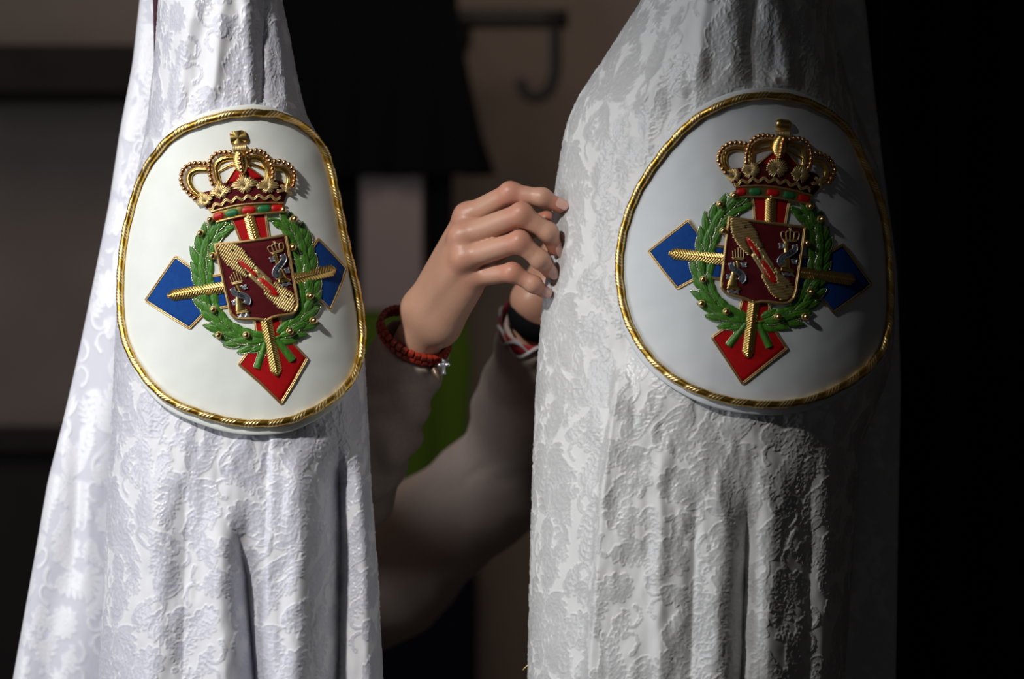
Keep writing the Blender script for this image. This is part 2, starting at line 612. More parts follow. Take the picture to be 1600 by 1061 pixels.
class Surf:
    """a surface over photo pixels: P(px,py,h) is the point h metres in front of it"""
    def __init__(s, form, infl, out):
        s.form, s.infl, s.out = form, infl, out

    def base(s, px, py):
        return at(px, py, s.form.F(px, py, s.infl, s.out))

    def PN(s, px, py):
        px, py = np.asarray(px, float), np.asarray(py, float)
        p = s.base(px, py)
        e = 1.5
        n = unit(np.cross(s.base(px + e, py) - s.base(px - e, py), s.base(px, py - e) - s.base(px, py + e)))
        n = n * np.where(n[..., 1:2] > 0, -1, 1)
        return p, n

    def P(s, px, py, h=0.0):
        p, n = s.PN(px, py)
        return p + n * np.asarray(h, float)[..., None]


SURF_L = Surf(FORM_L, 9.0, 0.0075)
SURF_R = Surf(FORM_R, 5.0, 0.0075)

MM = 0.001


# ---------------------------------------------------------------- embroidery primitives (2-D outlines laid on a surface)
def star_fill(mb, S, poly, h0, dome, step=4.0, rings=6, smooth=False, center=None, low=-0.4 * MM, closed=True):
    q = resample(poly, step, True, smooth)
    c = np.mean(np.asarray(poly, float), 0) if center is None else np.asarray(center, float)
    rr = np.linspace(0, 1, rings + 1)[1:]
    pts = c + (q - c)[None] * rr[:, None, None]
    h = h0 + dome * (1 - rr[:, None] ** 2) * np.ones((1, len(q)))
    V = S.P(pts[..., 0], pts[..., 1], h).reshape(-1, 3)
    n = len(q)
    sk = S.P(q[:, 0], q[:, 1], np.full(n, low))
    cc = S.P(c[0], c[1], np.array(h0 + dome))
    V = np.concatenate([V, sk, cc[None]])
    F = [grid_faces(rings + 1, n, True)]
    k = np.arange(n)
    F.append(np.stack([np.full(n, (rings + 1) * n), (k + 1) % n, k], -1))
    mb.add(V, F)
    return mb


def strip(mb, S, path, hw, hfun, nacross=7, low=-0.3 * MM, a=0.0):
    """padded strip along a 2-D path; hfun(s, v) height with v in -1..1"""
    path = np.asarray(path, float)
    T = unit(np.gradient(path, axis=0))
    Nn = np.stack([-T[:, 1], T[:, 0]], -1)
    L = np.concatenate([[0], np.cumsum(np.linalg.norm(np.diff(path, axis=0), axis=1))])
    v = np.linspace(-1, 1, nacross)
    hw = np.broadcast_to(np.asarray(hw, float), (len(path),))
    pts = path[:, None] + Nn[:, None] * (hw[:, None] * v[None])[..., None]
    h = hfun(L[:, None], v[None]) * np.ones((len(path), nacross))
    pts = np.concatenate([pts[:, :1], pts, pts[:, -1:]], 1)
    h = np.concatenate([np.full((len(path), 1), low), h, np.full((len(path), 1), low)], 1)
    V = S.P(pts[..., 0], pts[..., 1], h).reshape(-1, 3)
    mb.add(V, [grid_faces(len(path), nacross + 2)], a)
    return mb


def cord(mb, S, pts, r_px, h, step=2.0, closed=False, smooth=True, seg=6, double=0.0, twist=0.0):
    q = resample(pts, step, closed, smooth)
    offs = (0.0,) if not double else (-double, double)
    for o in offs:
        T = np.roll(q, -1, 0) - np.roll(q, 1, 0) if closed else np.gradient(q, axis=0)
        T = unit(T)
        p = q + np.stack([-T[:, 1], T[:, 0]], -1) * o
        b, n = S.PN(p[:, 0], p[:, 1])
        r = r_px * PXM
        R = np.full((len(p), seg), r)
        if twist:
            ang = np.linspace(0, 2 * np.pi, seg, endpoint=False)
            L = np.arange(len(p)) * step
            R = r * (1 + 0.22 * np.cos(2 * np.pi * L[:, None] / twist + ang[None] * 2))
        V, F = tube3(b + n * (h + r * 0.6), R, seg, closed, up=n)
        mb.add(V, F)
    return mb


def inside(poly, x, y):
    poly = np.asarray(poly, float)
    x0, y0 = poly[:, 0], poly[:, 1]
    x1, y1 = np.roll(x0, -1), np.roll(y0, -1)
    c = ((y0[None] > y[:, None]) != (y1[None] > y[:, None])) & \
        (x[:, None] < (x1 - x0)[None] * (y[:, None] - y0[None]) / np.where(y1 == y0, 1e-9, y1 - y0)[None] + x0[None])
    return c.sum(1) % 2 == 1


def couch(mb, S, poly, ang, gap, h, r_px=None, jag=1.2, seed=0):
    """parallel couched threads that fill an outline, ends slightly uneven"""
    R = np.random.default_rng(seed)
    poly = np.asarray(poly, float)
    c = poly.mean(0)
    d = np.array([math.cos(ang), math.sin(ang)])
    n = np.array([-d[1], d[0]])
    q = poly - c
    lo, hi = (q @ n).min(), (q @ n).max()
    ext = np.abs(q @ d).max() + 4
    r = (r_px or gap * 0.41)
    t = np.arange(-ext, ext, 0.5)
    for k in np.arange(lo + gap / 2, hi, gap):
        p = c + n * k + d * t[:, None]
        ins = inside(poly, p[:, 0], p[:, 1])
        ed = np.flatnonzero(np.diff(np.concatenate([[0], ins.astype(int), [0]])))
        for a, b in zip(ed[::2], ed[1::2]):
            if b - a < 4:
                continue
            m = max(3, int((b - a) * 0.5 / 3.0) + 1)
            tt = np.linspace(t[a] - R.uniform(0, jag), t[b - 1] + R.uniform(0, jag), m)
            pp = c + n * k + d * tt[:, None]
            bs, nn = S.PN(pp[:, 0], pp[:, 1])
            V, F = tube3(bs + nn * h, r * PXM, 5, False, up=nn)
            mb.add(V, F)
    return mb


_sph = {}


def sphere_mesh(name, r, m, seg=14, rings=9):
    key = (name, r)
    if key in _sph:
        return _sph[key]
    th = np.linspace(0, np.pi, rings + 1)[1:-1]
    ph = np.linspace(0, 2 * np.pi, seg, endpoint=False)
    V = np.stack([np.sin(th)[:, None] * np.cos(ph), np.sin(th)[:, None] * np.sin(ph), np.cos(th)[:, None] * np.ones(seg)], -1).reshape(-1, 3)
    V = np.concatenate([V, [[0, 0, 1], [0, 0, -1]]]) * r
    k = np.arange(seg)
    n = (rings - 1) * seg
    F = [grid_faces(rings - 1, seg, True)[:, ::-1], np.stack([np.full(seg, n), k, (k + 1) % seg], -1),
         np.stack([np.full(seg, n + 1), n - seg + (k + 1) % seg, n - seg + k], -1)]
    me = mesh_from(name, V, [F[0], np.concatenate(F[1:])])
    me.materials.append(m)
    _sph[key] = me
    return me


def ball(name, me, loc, parent):
    o = link(name, me, None, parent)
    o.location = loc
    return o


# ---------------------------------------------------------------- the badge design, in the pixels of the right-hand badge
D_R = dict(
    shield=[(1139, 340), (1176, 345.5), (1215, 350.5), (1254.5, 355.5), (1252, 378), (1248.5, 401), (1244.5, 430), (1240.5, 456), (1237, 466), (1230, 472.5), (1222, 474.5), (1210, 473), (1199, 471.3), (1188, 471), (1177.3, 473.5), (1172, 470.5), (1166.7, 468), (1154, 464), (1141, 460.5), (1132, 456.5), (1127, 449), (1127, 440), (1129, 425), (1131.5, 402), (1134.5, 378)],
    blue_l=[(1133, 386), (1118, 384), (1105, 377), (1094, 367), (1085, 356), (1076, 344), (1045, 368.5), (1014.2, 393), (1036, 422), (1059, 450.7), (1073, 443), (1087, 435.4), (1110, 434), (1129, 436)],
    blue_r=[(1246, 402), (1258, 401), (1272, 400), (1293, 395), (1316, 382), (1338, 413), (1360.7, 444.6), (1331, 467), (1301, 488.5), (1290, 474), (1280, 464.3), (1262, 456), (1242, 452)],
    red_b=[(1160, 468), (1155, 488), (1142, 504), (1128, 516), (1112.2, 527.3), (1136, 563), (1159.7, 599.7), (1194, 572), (1228.7, 544.3), (1218, 528), (1208, 511.5), (1203, 495), (1201, 470)],
    red_t=[(1174, 303), (1177, 318), (1179, 347), (1203, 352), (1226, 352), (1231, 322), (1235, 308), (1205, 300)],
    bar_l=((1046, 395.5), (1130, 405.5), 9.3), bar_r=((1333, 437.5), (1247, 425), 9.3),
    bar_b=((1167, 559.5), (1178, 470), 9.3), bar_t=((1204, 303), (1202.5, 350), 8.5),
    head_hi=[(1141, 341.5), (1153, 342), (1164, 344), (1174, 351), (1179.5, 360), (1183, 371), (1189, 382), (1190, 387), (1182, 391), (1173, 377), (1165, 371), (1164, 378), (1169, 388), (1172, 397), (1170, 401), (1158, 389), (1147, 375), (1142.5, 364), (1141, 351)],
    head_lo=[(1208, 418), (1215, 421), (1218, 428), (1229, 437.5), (1236, 447), (1236, 457), (1230, 466), (1222, 470), (1212, 467), (1203.5, 459), (1199, 451.5), (1193.5, 442), (1189, 433), (1189.5, 427), (1194, 428), (1201, 439), (1206, 443), (1212.5, 443), (1210.5, 434)],
    strip_m=[(1172, 398), (1190, 386), (1209, 418), (1191, 429)],
    slot1=[(1164.5, 371), (1169.5, 371), (1179.5, 385), (1186, 398), (1186.5, 405), (1181, 401), (1172, 389), (1167, 379)],
    slot2=[(1186.5, 408.5), (1192, 408), (1203.5, 420.5), (1210.5, 435), (1212.5, 443), (1205, 442), (1198, 435), (1189.5, 418)],
    eyes=[(1162.7, 354.7), (1225.3, 447.1)],
    col_l=dict(comb=((1143, 402.5), (1162.5, 404)), tines=[(1144, 392), (1147.8, 389.5), (1152.5, 387), (1156.5, 389), (1161, 393)],
               cap=((1147.5, 406), (1155.5, 411)), neck=((1151.5, 407), (1152, 420)), foot=((1146, 424), (1143.5, 447)), fw=(3.5, 8.5),
               steps=((1135, 447.5), (1156, 450)), waves=((1136, 454.5), (1154, 456.5)),
               rib=[(1142, 410), (1143.5, 419), (1150, 423.5), (1157, 428), (1159.5, 435), (1155, 440)],
               flags=[[(1156, 411), (1166, 410.5), (1163.5, 413.5), (1166, 417), (1159, 417.5)], [(1134, 430), (1142.5, 428), (1141, 436), (1134, 436), (1136, 433)]],
               word='PLUS', base=[(1147, 417), (1156, 430)]),
    col_r=dict(comb=((1220, 375), (1243, 375.5)), crown=True,
               cap=((1223, 379), (1230, 382)), neck=((1226, 378), (1226, 390)), foot=((1227, 402), (1224.5, 418)), fw=(3.5, 8.0),
               steps=((1216.5, 419.5), (1237, 422)), waves=((1220, 427.5), (1237, 429)),
               rib=[(1237.5, 382.5), (1238.5, 390), (1231, 396), (1221, 401.5), (1216.5, 408), (1219.5, 413.5)],
               flags=[[(1222, 381), (1214, 381), (1216.5, 384.5), (1215, 388.5), (1222, 388)], [(1233.5, 405.5), (1243, 405), (1241, 409), (1242, 413), (1235, 412)]],
               word='ULTRA', base=[(1236, 391), (1219, 407)]),
    crown_base=[(1134, 266), (1146, 263), (1160, 262), (1176, 258), (1191, 249), (1206.5, 236), (1216, 232), (1226, 237), (1236, 249), (1247, 260), (1262, 267), (1276, 273), (1284, 284), (1277, 297), (1267, 308), (1235, 299), (1198, 292), (1168, 291.5), (1148, 293), (1141, 281)],
    cap_l=[(1207, 236.4), (1184, 256)], cap_r=[(1225.5, 237.5), (1246, 260)],
    beads=[[(1133, 270), (1124, 256.5), (1122.3, 246), (1126.5, 235.2), (1135, 227), (1147, 223.3), (1163, 225)],
           [(1164.8, 254), (1164.8, 244.6), (1166.4, 236), (1170.2, 224.5), (1178, 216.3), (1189, 212.6), (1204.5, 214)],
           [(1230.5, 219.3), (1239.5, 217), (1251, 220), (1259, 228), (1262.7, 239.6), (1262.9, 254), (1260, 263)],
           [(1270, 240.5), (1279, 242.8), (1291, 250.2), (1298, 263.4), (1298, 272), (1291, 286)]],
    arches=[[(1139, 268), (1132, 256), (1131.5, 244), (1137, 235.5), (1148, 231.8), (1162, 233)],
            [(1173.3, 258), (1173.5, 243), (1176, 231.5), (1183, 224.2), (1195, 221), (1208, 222)],
            [(1229, 226), (1241, 226.8), (1251, 232.5), (1255.6, 243), (1255.5, 254), (1252, 265)],
            [(1267, 250.5), (1279, 252.5), (1287.5, 259.5), (1291, 268.5), (1288.5, 278.5), (1281, 287)]],
    back_arches=[[(1177, 238), (1190, 233.5), (1207, 230.5)], [(1227, 233.5), (1240, 239.5), (1254, 249.5)]],
    bulb=((1217, 214), (1214.6, 248)), collar=((1210, 209.5), (1230.5, 210.5)), orb=(1222.5, 195),
    bulb_beads=[(1218.8, 219.5), (1216.8, 225.8), (1216, 232.3), (1215, 238.6), (1214.6, 243.5)],
    florets=[((1146, 276), 14, -0.5), ((1172, 268.4), 16.5, -0.12), ((1211.6, 265.3), 19.5, 0.0), ((1247.3, 275.3), 16.5, 0.2), ((1275, 288), 12, 0.6)],
    wavy=[(1146.5, 288), (1170, 282.5), (1198, 281.5), (1232, 287), (1264, 298)],
    rim_hi=[(1147.6, 292.5), (1170, 290.7), (1198, 291), (1234, 297), (1266.5, 306)],
    rim_lo=[(1151, 308.5), (1170, 307.5), (1195, 308), (1220, 311), (1262.5, 319.5)],
    stones=[((1157.7, 300.3), 0, 7.5), ((1179.3, 300.0), 1, 9.5), ((1206.6, 301.5), 0, 10), ((1231.5, 305.6), 1, 9.5), ((1254, 311), 0, 9)],
    stems=[((1165, 506), (1138, 540.5)), ((1185, 505), (1202, 542))],
    wreath_l=[(1172, 503), (1150, 499), (1128, 487), (1111, 468), (1101.5, 440), (1100, 410), (1106, 380), (1117, 352), (1133, 331), (1155, 317), (1171, 313)],
    wreath_r=[(1184, 503), (1209, 500), (1236, 490), (1257, 470), (1270, 444), (1277, 415), (1279, 388), (1275, 362), (1265, 342), (1250, 329), (1234, 323)],
    berries=[(1146.7, 305.8), (1125, 319.6), (1129.8, 361), (1262.7, 323), (1280, 343), (1258, 380), (1099.7, 437), (1097.5, 474.3), (1134.8, 487), (1263.7, 456), (1255.8, 495), (1214, 495)],
    rope=[(1191, 149.6), (1152.5, 155), (1114, 170.3), (1083.8, 189.5), (1050.8, 222.5), (1023.3, 258.3), (1001.3, 294), (984.8, 332.5), (973.8, 373.8), (969.6, 415), (972.4, 455), (980.6, 493.5), (998.5, 532), (1023.3, 565), (1056.3, 592.5), (1097.5, 613), (1138.8, 625.5), (1180, 631), (1221, 631), (1262.5, 624), (1303.8, 607.6), (1345, 581.5), (1371, 552), (1383, 515.5), (1387, 470), (1386, 430), (1383.5, 387.5), (1378, 346), (1367, 305), (1350.5, 263.8), (1325.8, 212), (1297, 182), (1262.5, 162), (1229.5, 152.4)],
    panel=[(1191, 137), (1148, 143), (1108, 158), (1074, 180), (1040, 214), (1011, 254), (989, 292), (973, 332), (963, 374), (960, 415), (962, 458), (968, 497), (985, 540), (1012, 576), (1048, 605), (1092, 628), (1136, 642), (1180, 648), (1224, 648), (1268, 640), (1311, 623), (1354, 595), (1380, 562), (1391, 520), (1394, 470), (1393, 430), (1390, 387), (1385, 345), (1374, 303), (1358, 260), (1336, 210), (1306, 174), (1268, 150), (1231, 139)],
)
# where the same points sit on the left-hand badge
PAIRS = [((1139, 340), (339.2, 382.6)), ((1254.4, 355.5), (446, 369.2)), ((1177, 473), (415.6, 501.4)), ((1130, 456), (364.7, 497.2)), ((1235, 470), (457.3, 490)), ((1128.5, 429), (356, 473)),
         ((1076, 344), (274.5, 403.2)), ((1014, 393), (229.2, 471.1)), ((1059, 451), (296.4, 512.9)), ((1316, 382), (497.3, 371.3)), ((1361, 445), (538.8, 422.6)), ((1301, 488), (516.2, 479.2)),
         ((1112, 527), (372.7, 570.6)), ((1160, 600), (438.5, 628.6)), ((1229, 544), (478.8, 557.2)), ((1046, 395.5), (261.7, 462)), ((1333, 437.4), (522.2, 422.6)), ((1167, 559.5), (432.8, 590.4)),
         ((1222, 189), (367.6, 204.8)), ((1122.5, 249.6), (290.6, 287.5)), ((1299, 267), (459.5, 273.4)), ((1132, 268.4), (301.2, 308.7)), ((1291.8, 285), (455.3, 289)), ((1211.6, 265.3), (381, 296)),
         ((1172, 268.4), (351.4, 307.3)), ((1247.3, 275.3), (420, 297.4)), ((1147.6, 292.2), (333.7, 332)), ((1265.5, 305.4), (434, 320.7))]
LB = [(329.9, 343.7), (315.2, 364.6), (333.6, 400), (440, 327.9), (456.8, 342.6), (455, 386.4), (334.3, 484), (342.7, 523.6), (385.4, 523.6), (481.7, 463), (487, 501), (451.7, 517.6)]
A_ = np.array([p for p, q in PAIRS] + D_R['berries'], float)
B_ = np.array([q for p, q in PAIRS] + LB, float)


def _terms(p):
    x, y = (p[..., 0] - 1190) / 170, (p[..., 1] - 400) / 200
    return np.stack([np.ones_like(x), x, y, x * x, x * y, y * y, x ** 3, x * x * y, x * y * y, y ** 3], -1)


COEF = np.linalg.lstsq(_terms(A_), B_, rcond=None)[0]
print('warp residual px', np.abs(_terms(A_) @ COEF - B_).max(0), np.abs(_terms(A_) @ COEF - B_).mean(0))


def warp(o):
    """the same drawing, moved onto the left badge"""
    if isinstance(o, dict):
        return {k: warp(v) for k, v in o.items()}
    if isinstance(o, (str, bool, int)):
        return o
    if isinstance(o, float):
        return o
    if len(o) == 2 and all(isinstance(v, (int, float)) for v in o) and o[0] > 900:
        return tuple((_terms(np.array(o, float)) @ COEF).tolist())
    return [warp(v) for v in o]


D_L = warp(D_R)
D_L['berries'] = LB
D_L['rope'] = [(391, 176.7), (358, 179.3), (327.6, 187), (297, 198.3), (271.6, 213.6), (251, 236.5), (233.4, 262), (218, 297.6), (208, 333), (200.4, 366), (195, 404.5), (192.6, 440), (192.3, 476.6), (195, 509), (203, 542), (218, 572), (240, 602), (270, 627), (311, 644.7), (355, 657), (393, 661.5), (440, 659), (475, 647.4), (508, 629.7), (538, 603.7), (555, 573), (561.4, 536.7), (561, 505), (554.6, 460), (544.3, 414.6), (533.7, 366), (521, 302.7), (508, 249), (490.4, 218.7), (465, 195.8), (434.5, 181.8), (414, 178)]
D_L['panel'] = [(390, 163), (355, 167), (322, 175), (290, 187), (262, 204), (241, 229), (224, 258), (210, 295), (201, 331), (194, 365), (189, 404), (186, 440), (185.5, 478), (187, 512), (194, 548), (209, 582), (232, 615), (264, 642), (306, 661), (352, 675), (393, 680), (443, 677), (480, 664), (514, 645), (545, 615), (562, 580), (568, 537), (567, 505), (561, 458), (551, 413), (540, 364), (528, 301), (515, 245), (497, 211), (469, 186), (436, 170), (414, 164.5)]


# ---------------------------------------------------------------- badge builder
LETTERS = {'P': [[(0, 0), (0, 2)], [(0, 0), (1, 0), (1, 1), (0, 1)]], 'L': [[(0, 0), (0, 2), (1, 2)]], 'U': [[(0, 0), (0, 2), (1, 2), (1, 0)]],
           'S': [[(1, 0), (0, 0), (0, 1), (1, 1), (1, 2), (0, 2)]], 'T': [[(0, 0), (1, 0)], [(0.5, 0), (0.5, 2)]], 'R': [[(0, 2), (0, 0), (1, 0), (1, 1), (0, 1)], [(0.3, 1), (1, 2)]],
           'A': [[(0, 2), (0.5, 0), (1, 2)], [(0.2, 1.3), (0.8, 1.3)]]}


def make_badge(root, S, d, leafy):
    # --- panel
    mb = MB()
    q = resample(d['panel'], 5, True)
    c = q.mean(0)
    rings = np.concatenate([np.linspace(0.03, 0.97, 34), [0.985, 0.995, 1.0]])
    pts = c + (q - c)[None] * rings[:, None, None]
    hh = np.where(rings < 0.98, 0.0, np.where(rings < 0.99, -0.0001, np.where(rings < 0.999, -0.0004, -0.0010)))[:, None]
    puck = 0.00025 * vnoise(pts[..., 0] / 22, pts[..., 1] / 22, 4)
    front = S.P(pts[..., 0], pts[..., 1], hh + puck)
    back = S.P(pts[::-1, :, 0], pts[::-1, :, 1], np.full(pts.shape[:2], -0.0026))
    V = np.concatenate([front.reshape(-1, 3), back.reshape(-1, 3)])
    n = len(q)
    f = [grid_faces(2 * len(rings), n, True)]
    V = np.concatenate([V, S.P(c[0], c[1], np.array(0.0))[None]])
    k = np.arange(n)
    f.append(np.stack([np.full(n, len(V) - 1), (k + 1) % n, k], -1))
    mb.add(V, f)
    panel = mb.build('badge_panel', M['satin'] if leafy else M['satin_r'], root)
    tag(panel, 'ivory satin badge panel edged with gold rope' if leafy else 'cool white satin badge panel edged with gold rope')

    # --- twisted rope border
    q = resample(d['rope'], 1.0, True)
    b, nn = S.PN(q[:, 0], q[:, 1])
    seg = 36
    ang = np.linspace(0, 2 * np.pi, seg, endpoint=False)
    L = np.arange(len(q))
    per = len(q) / round(len(q) / 36.0)
    strands = 2 * np.pi * L[:, None] / per + ang[None]
    ph = (strands / (2 * np.pi)) % 1.0
    lay = np.abs(np.sin(np.pi * ph * 1.0))
    smooth_strand = ph > 0.60
    fine = np.cos(2 * np.pi * ph * 7)
    R = 5.7 * PXM * (0.90 + 0.15 * lay ** 0.7 + np.where(smooth_strand, -0.03, 0.085 * fine))
    tintv = np.where(smooth_strand, 0.0, 0.55 + 0.45 * fine)
    V, F = tube3(b + nn * 5.0 * PXM, R, seg, True, up=nn)
    rb = MB().add(V, F, tintv.ravel())
    rb.build('rope_border', M['rope'], panel)

    # --- cross arms
    def arm(key, matl, word, bar, center):
        poly = d[key]
        a = star_fill(MB(), S, poly, 0.9 * MM, 0.2 * MM, 4, 8, False, center).build('cross_arm', matl, root)
        tag(a, word)
        e = MB()
        cord(e, S, poly, 1.0, 0.7 * MM, 2.5, True, False, 6, 1.15)
        e.build('gold_edging', M['gold_cord'], a)
        (p0, p1, hw) = bar
        p0, p1 = np.array(p0, float), np.array(p1, float)
        Ln = np.linalg.norm(p1 - p0)
        s = np.linspace(0, Ln, int(Ln / 0.55))
        path = p0 + (p1 - p0) * (s / Ln)[:, None]
        w = hw * np.clip((s + 0.6) / (5.0 if key == 'blue_r' else 10.0), 0.05, 1) ** 0.6

        def hf(s_, v):
            lip = np.clip(s_ / 8.0, 0.15, 1) ** 0.5
            roof = (1 - np.abs(v) ** 1.4) * 2.6 * MM * lip
            th = np.cos(2 * np.pi * (s_ + 7.5 * np.abs(v)) / 4.0)
            return 1.5 * MM + roof + 0.45 * MM * th - 0.7 * MM * np.exp(-(v / 0.09) ** 2) * 0.35
        g = strip(MB(), S, path, w, hf, 19)
        g.build('gold_bar', M['gold'], a)
        return a
    mid = lambda k, i, j: tuple((np.array(d[k][i]) + np.array(d[k][j])) / 2)
    arm('blue_l', M['blue'], 'royal blue cross arm pointing left', d['bar_l'], mid('blue_l', 5, 10))
    arm('blue_r', M['blue'], 'royal blue cross arm pointing right', d['bar_r'], mid('blue_r', 4, 8))
    arm('red_b', M['red'], 'scarlet lower cross arm', d['bar_b'], mid('red_b', 3, 10))
    arm('red_t', M['red'], 'short scarlet upper cross arm under the crown', d['bar_t'], mid('red_t', 1, 5))

    # --- laurel wreath
    wr = MB()
    for key in ('wreath_l', 'wreath_r'):
        cord(wr, S, d[key], 2.0, 0.6 * MM, 3, False, True, 6)
    wreath = wr.build('laurel_wreath', M['green'], root)
    R = random.Random(11)

    def leaf(p, a, ln, wd, h):
        n = 15
        u = np.linspace(0, 1, n)
        bend = R.uniform(-0.25, 0.25)
        ang_ = a + bend * (u - 0.5)
        path = np.asarray(p, float) + np.cumsum(np.stack([np.cos(ang_), np.sin(ang_)], -1) * (ln / (n - 1)), 0)
        w = wd * np.sin(np.pi * np.clip(u * 0.93 + 0.06, 0, 1) ** 0.85) ** 0.85 + 0.3

        def hf(s_, v):
            uu = s_ / ln
            base = h + 1.5 * MM * (1 - v ** 2) * np.sin(np.pi * np.clip(uu, 0.05, 0.97)) ** 0.5
            return base + 0.17 * MM * np.cos(2 * np.pi * (s_ + 4.5 * v) / 3.4) - 0.5 * MM * np.exp(-(v / 0.14) ** 2)
        o = strip(MB(), S, path, w, hf, 11).build('leaf', M['green'], wreath)
        return path, w

    edge = MB()

    def leaf_edge(path, w, sg, h):
        T = unit(np.gradient(path, axis=0))
        pp = path + np.stack([-T[:, 1], T[:, 0]], -1) * (w * sg)[:, None]
        pp = pp[int(len(pp) * 0.15):]
        q = resample(pp, 1.2)
        b_, n_ = S.PN(q[:, 0], q[:, 1])
        rr = 1.0 * PXM * (0.6 + 0.55 * np.abs(np.sin(np.arange(len(q)) * 1.05)))
        V, F = tube3(b_ + n_ * h, rr, 5, False, up=n_)
        edge.add(V, F)

    for key in ('wreath_l', 'wreath_r'):
        q = resample(d[key], 1.0)
        T = unit(np.gradient(q, axis=0))
        stepn = 17.5
        m = int(len(q) / stepn)
        side_in = 1 if key == 'wreath_l' else -1
        for k in range(m):
            i = min(int(k * stepn), len(q) - 1)
            a = math.atan2(T[i, 1], T[i, 0])
            ln = R.uniform(31, 37) if k < m - 1 else 24
            taper = 1.0 if k < m - 2 else 0.85
            nrm = np.array([-T[i, 1], T[i, 0]])
            for sg in (-1, 1, 0):
                if k == m - 1 and sg == 0:
                    continue
                jit = R.uniform(-0.1, 0.1)
                p0 = q[i] + nrm * sg * 5.5 + T[i] * (R.uniform(0, 4) + (5 if sg == 0 else 0))
                hgt = (0.9 if sg else 1.5) * MM
                pth, w = leaf(p0, a + sg * 0.36 + jit, ln * taper * (0.9 if sg else 1), (6.6 if sg else 6.2) * taper, hgt)
                if R.random() < 0.9:
                    leaf_edge(pth, w, R.choice((-1, 1)), hgt + 0.4 * MM)
    edge.build('leaf_edging', M['edging'], wreath)
    for (p0, p1) in d['stems']:
        p = np.linspace(p0, p1, 18)
        strip(MB(), S, p, np.linspace(4.6, 6.0, 18), lambda s_, v: 1.2 * MM + 1.6 * MM * (1 - v * v) + 0.1 * MM * np.cos(2 * np.pi * (s_ + 4 * v) / 3.5), 9).build('stem', M['green'], wreath)
        es = MB()
        T = unit(np.gradient(p, axis=0))
        for sg in (-1, 1):
            pp = resample(p + np.stack([-T[:, 1], T[:, 0]], -1) * 5.8 * sg, 1.2)
            b_, n_ = S.PN(pp[:, 0], pp[:, 1])
            V, F = tube3(b_ + n_ * 1.0 * MM, 0.6 * PXM * (0.5 + 0.6 * np.abs(np.sin(np.arange(len(pp)) * 0.9))), 5, False, up=n_)
            es.add(V, F)
        es.build('stem_edging', M['edging'], wreath)
    bm = sphere_mesh('berry', 4.7 * PXM, M['berry'], 20, 14)
    for (x, y) in d['berries']:
        ball('berry', bm, S.P(x, y, np.array(4.6 * PXM + 2.5 * MM)), wreath)
        a = np.linspace(0, 2 * np.pi, 20, endpoint=False)
        rg = np.stack([x + 5.0 * np.cos(a), y + 5.0 * np.sin(a)], -1)
        cord(MB(), S, rg, 0.95, 2.3 * MM, 2, True, True, 6).build('berry_ring', M['gold_thread'], wreath)

    # --- shield
    sh = star_fill(MB(), S, d['shield'], 3.0 * MM, 0.5 * MM, 4, 8).build('shield', M['maroon'], root)
    tag(sh, 'maroon velvet shield with gold bend and two columns')
    e = MB()
    cord(e, S, d['shield'], 1.05, 3.0 * MM, 2.0, True, False, 7, 1.35)
    cord(e, S, d['shield'], 1.0, 3.9 * MM, 2.0, True, False, 7)
    e.build('gold_edging', M['gold_cord'], sh)
    H = 3.55 * MM
    d1 = np.array(d['slot2'][4]) - np.array(d['slot1'][0])
    couch_ang = 0.10 if not leafy else math.atan2(d1[1], d1[0]) - 1.72
    for key in ('head_hi', 'head_lo'):
        g = MB()
        couch(g, S, d[key], couch_ang, 3.3 if leafy else 2.4, H + 0.5 * MM, None, 2.0, 3)
        g.build('dragon_head', M['gold_thread'], sh)
    sm = MB()
    star_fill(sm, S, d['strip_m'], H + 0.25 * MM, 0.2 * MM, 4, 4)
    smo = sm.build('bend_strip', M['gold_thread'], sh)
    for key in ('slot1', 'slot2'):
        star_fill(MB(), S, d[key], H + 0.85 * MM, 0.25 * MM, 2.5, 3, True).build('red_slot', M['red_gem'], sh)
    pl = MB()
    for a_, b_, off in (('slot1', 'slot2', 3.0), ('slot1', 'slot2', -3.5)):
        p0, p1 = np.array(d['slot1'][2], float), np.array(d['slot2'][3], float)
        t = unit((p1 - p0)[None])[0]
        nrm = np.array([-t[1], t[0]])
        pp = resample([p0 + nrm * (off if off > 0 else off * 0.6) - t * 3 + nrm * (4 if off > 0 else 0), p1 + nrm * (off if off > 0 else off * 0.6) - t * 6 + nrm * (4 if off > 0 else 0)], 1.0)
        pp = pp + rng.normal(0, 0.35, pp.shape)
        b2, n2 = S.PN(pp[:, 0], pp[:, 1])
        V, F = tube3(b2 + n2 * (H + 0.6 * MM), 1.5 * PXM * (0.7 + 0.4 * rng.random(len(pp))), 6, False, up=n2)
        pl.add(V, F)
    pl.build('gold_purl', M['gold_thread'], sh)
    em = sphere_mesh('eye', 1.9 * PXM, M['black'], 10, 6)
    for (x, y) in d['eyes']:
        ball('eye', em, S.P(x, y, np.array(H + 1.0 * MM)), sh)
    for ck in ('col_l', 'col_r'):
        cd = d[ck]
        g = MB()
        (p0, p1), (q0, q1) = cd['neck'], cd['foot']
        strip(g, S, resample([p0, p1, q0], 1.5), 3.4, lambda s_, v: H + 1.4 * MM * (1 - v * v), 7)
        fp = resample([q0, q1], 1.2)
        strip(g, S, fp, np.linspace(cd['fw'][0], cd['fw'][1], len(fp)) ** 1.0, lambda s_, v: H + 0.3 * MM + 1.3 * MM * (1 - v * v) + 0.12 * MM * np.cos(2 * np.pi * s_ / 2.4), 9)
        strip(g, S, resample(cd['cap'], 1.5), 2.0, lambda s_, v: H + 1.2 * MM * (1 - v * v), 5)
        s0, s1 = np.array(cd['steps'][0]), np.array(cd['steps'][1])
        dn = unit((np.array(cd['waves'][0]) - s0)[None])[0]
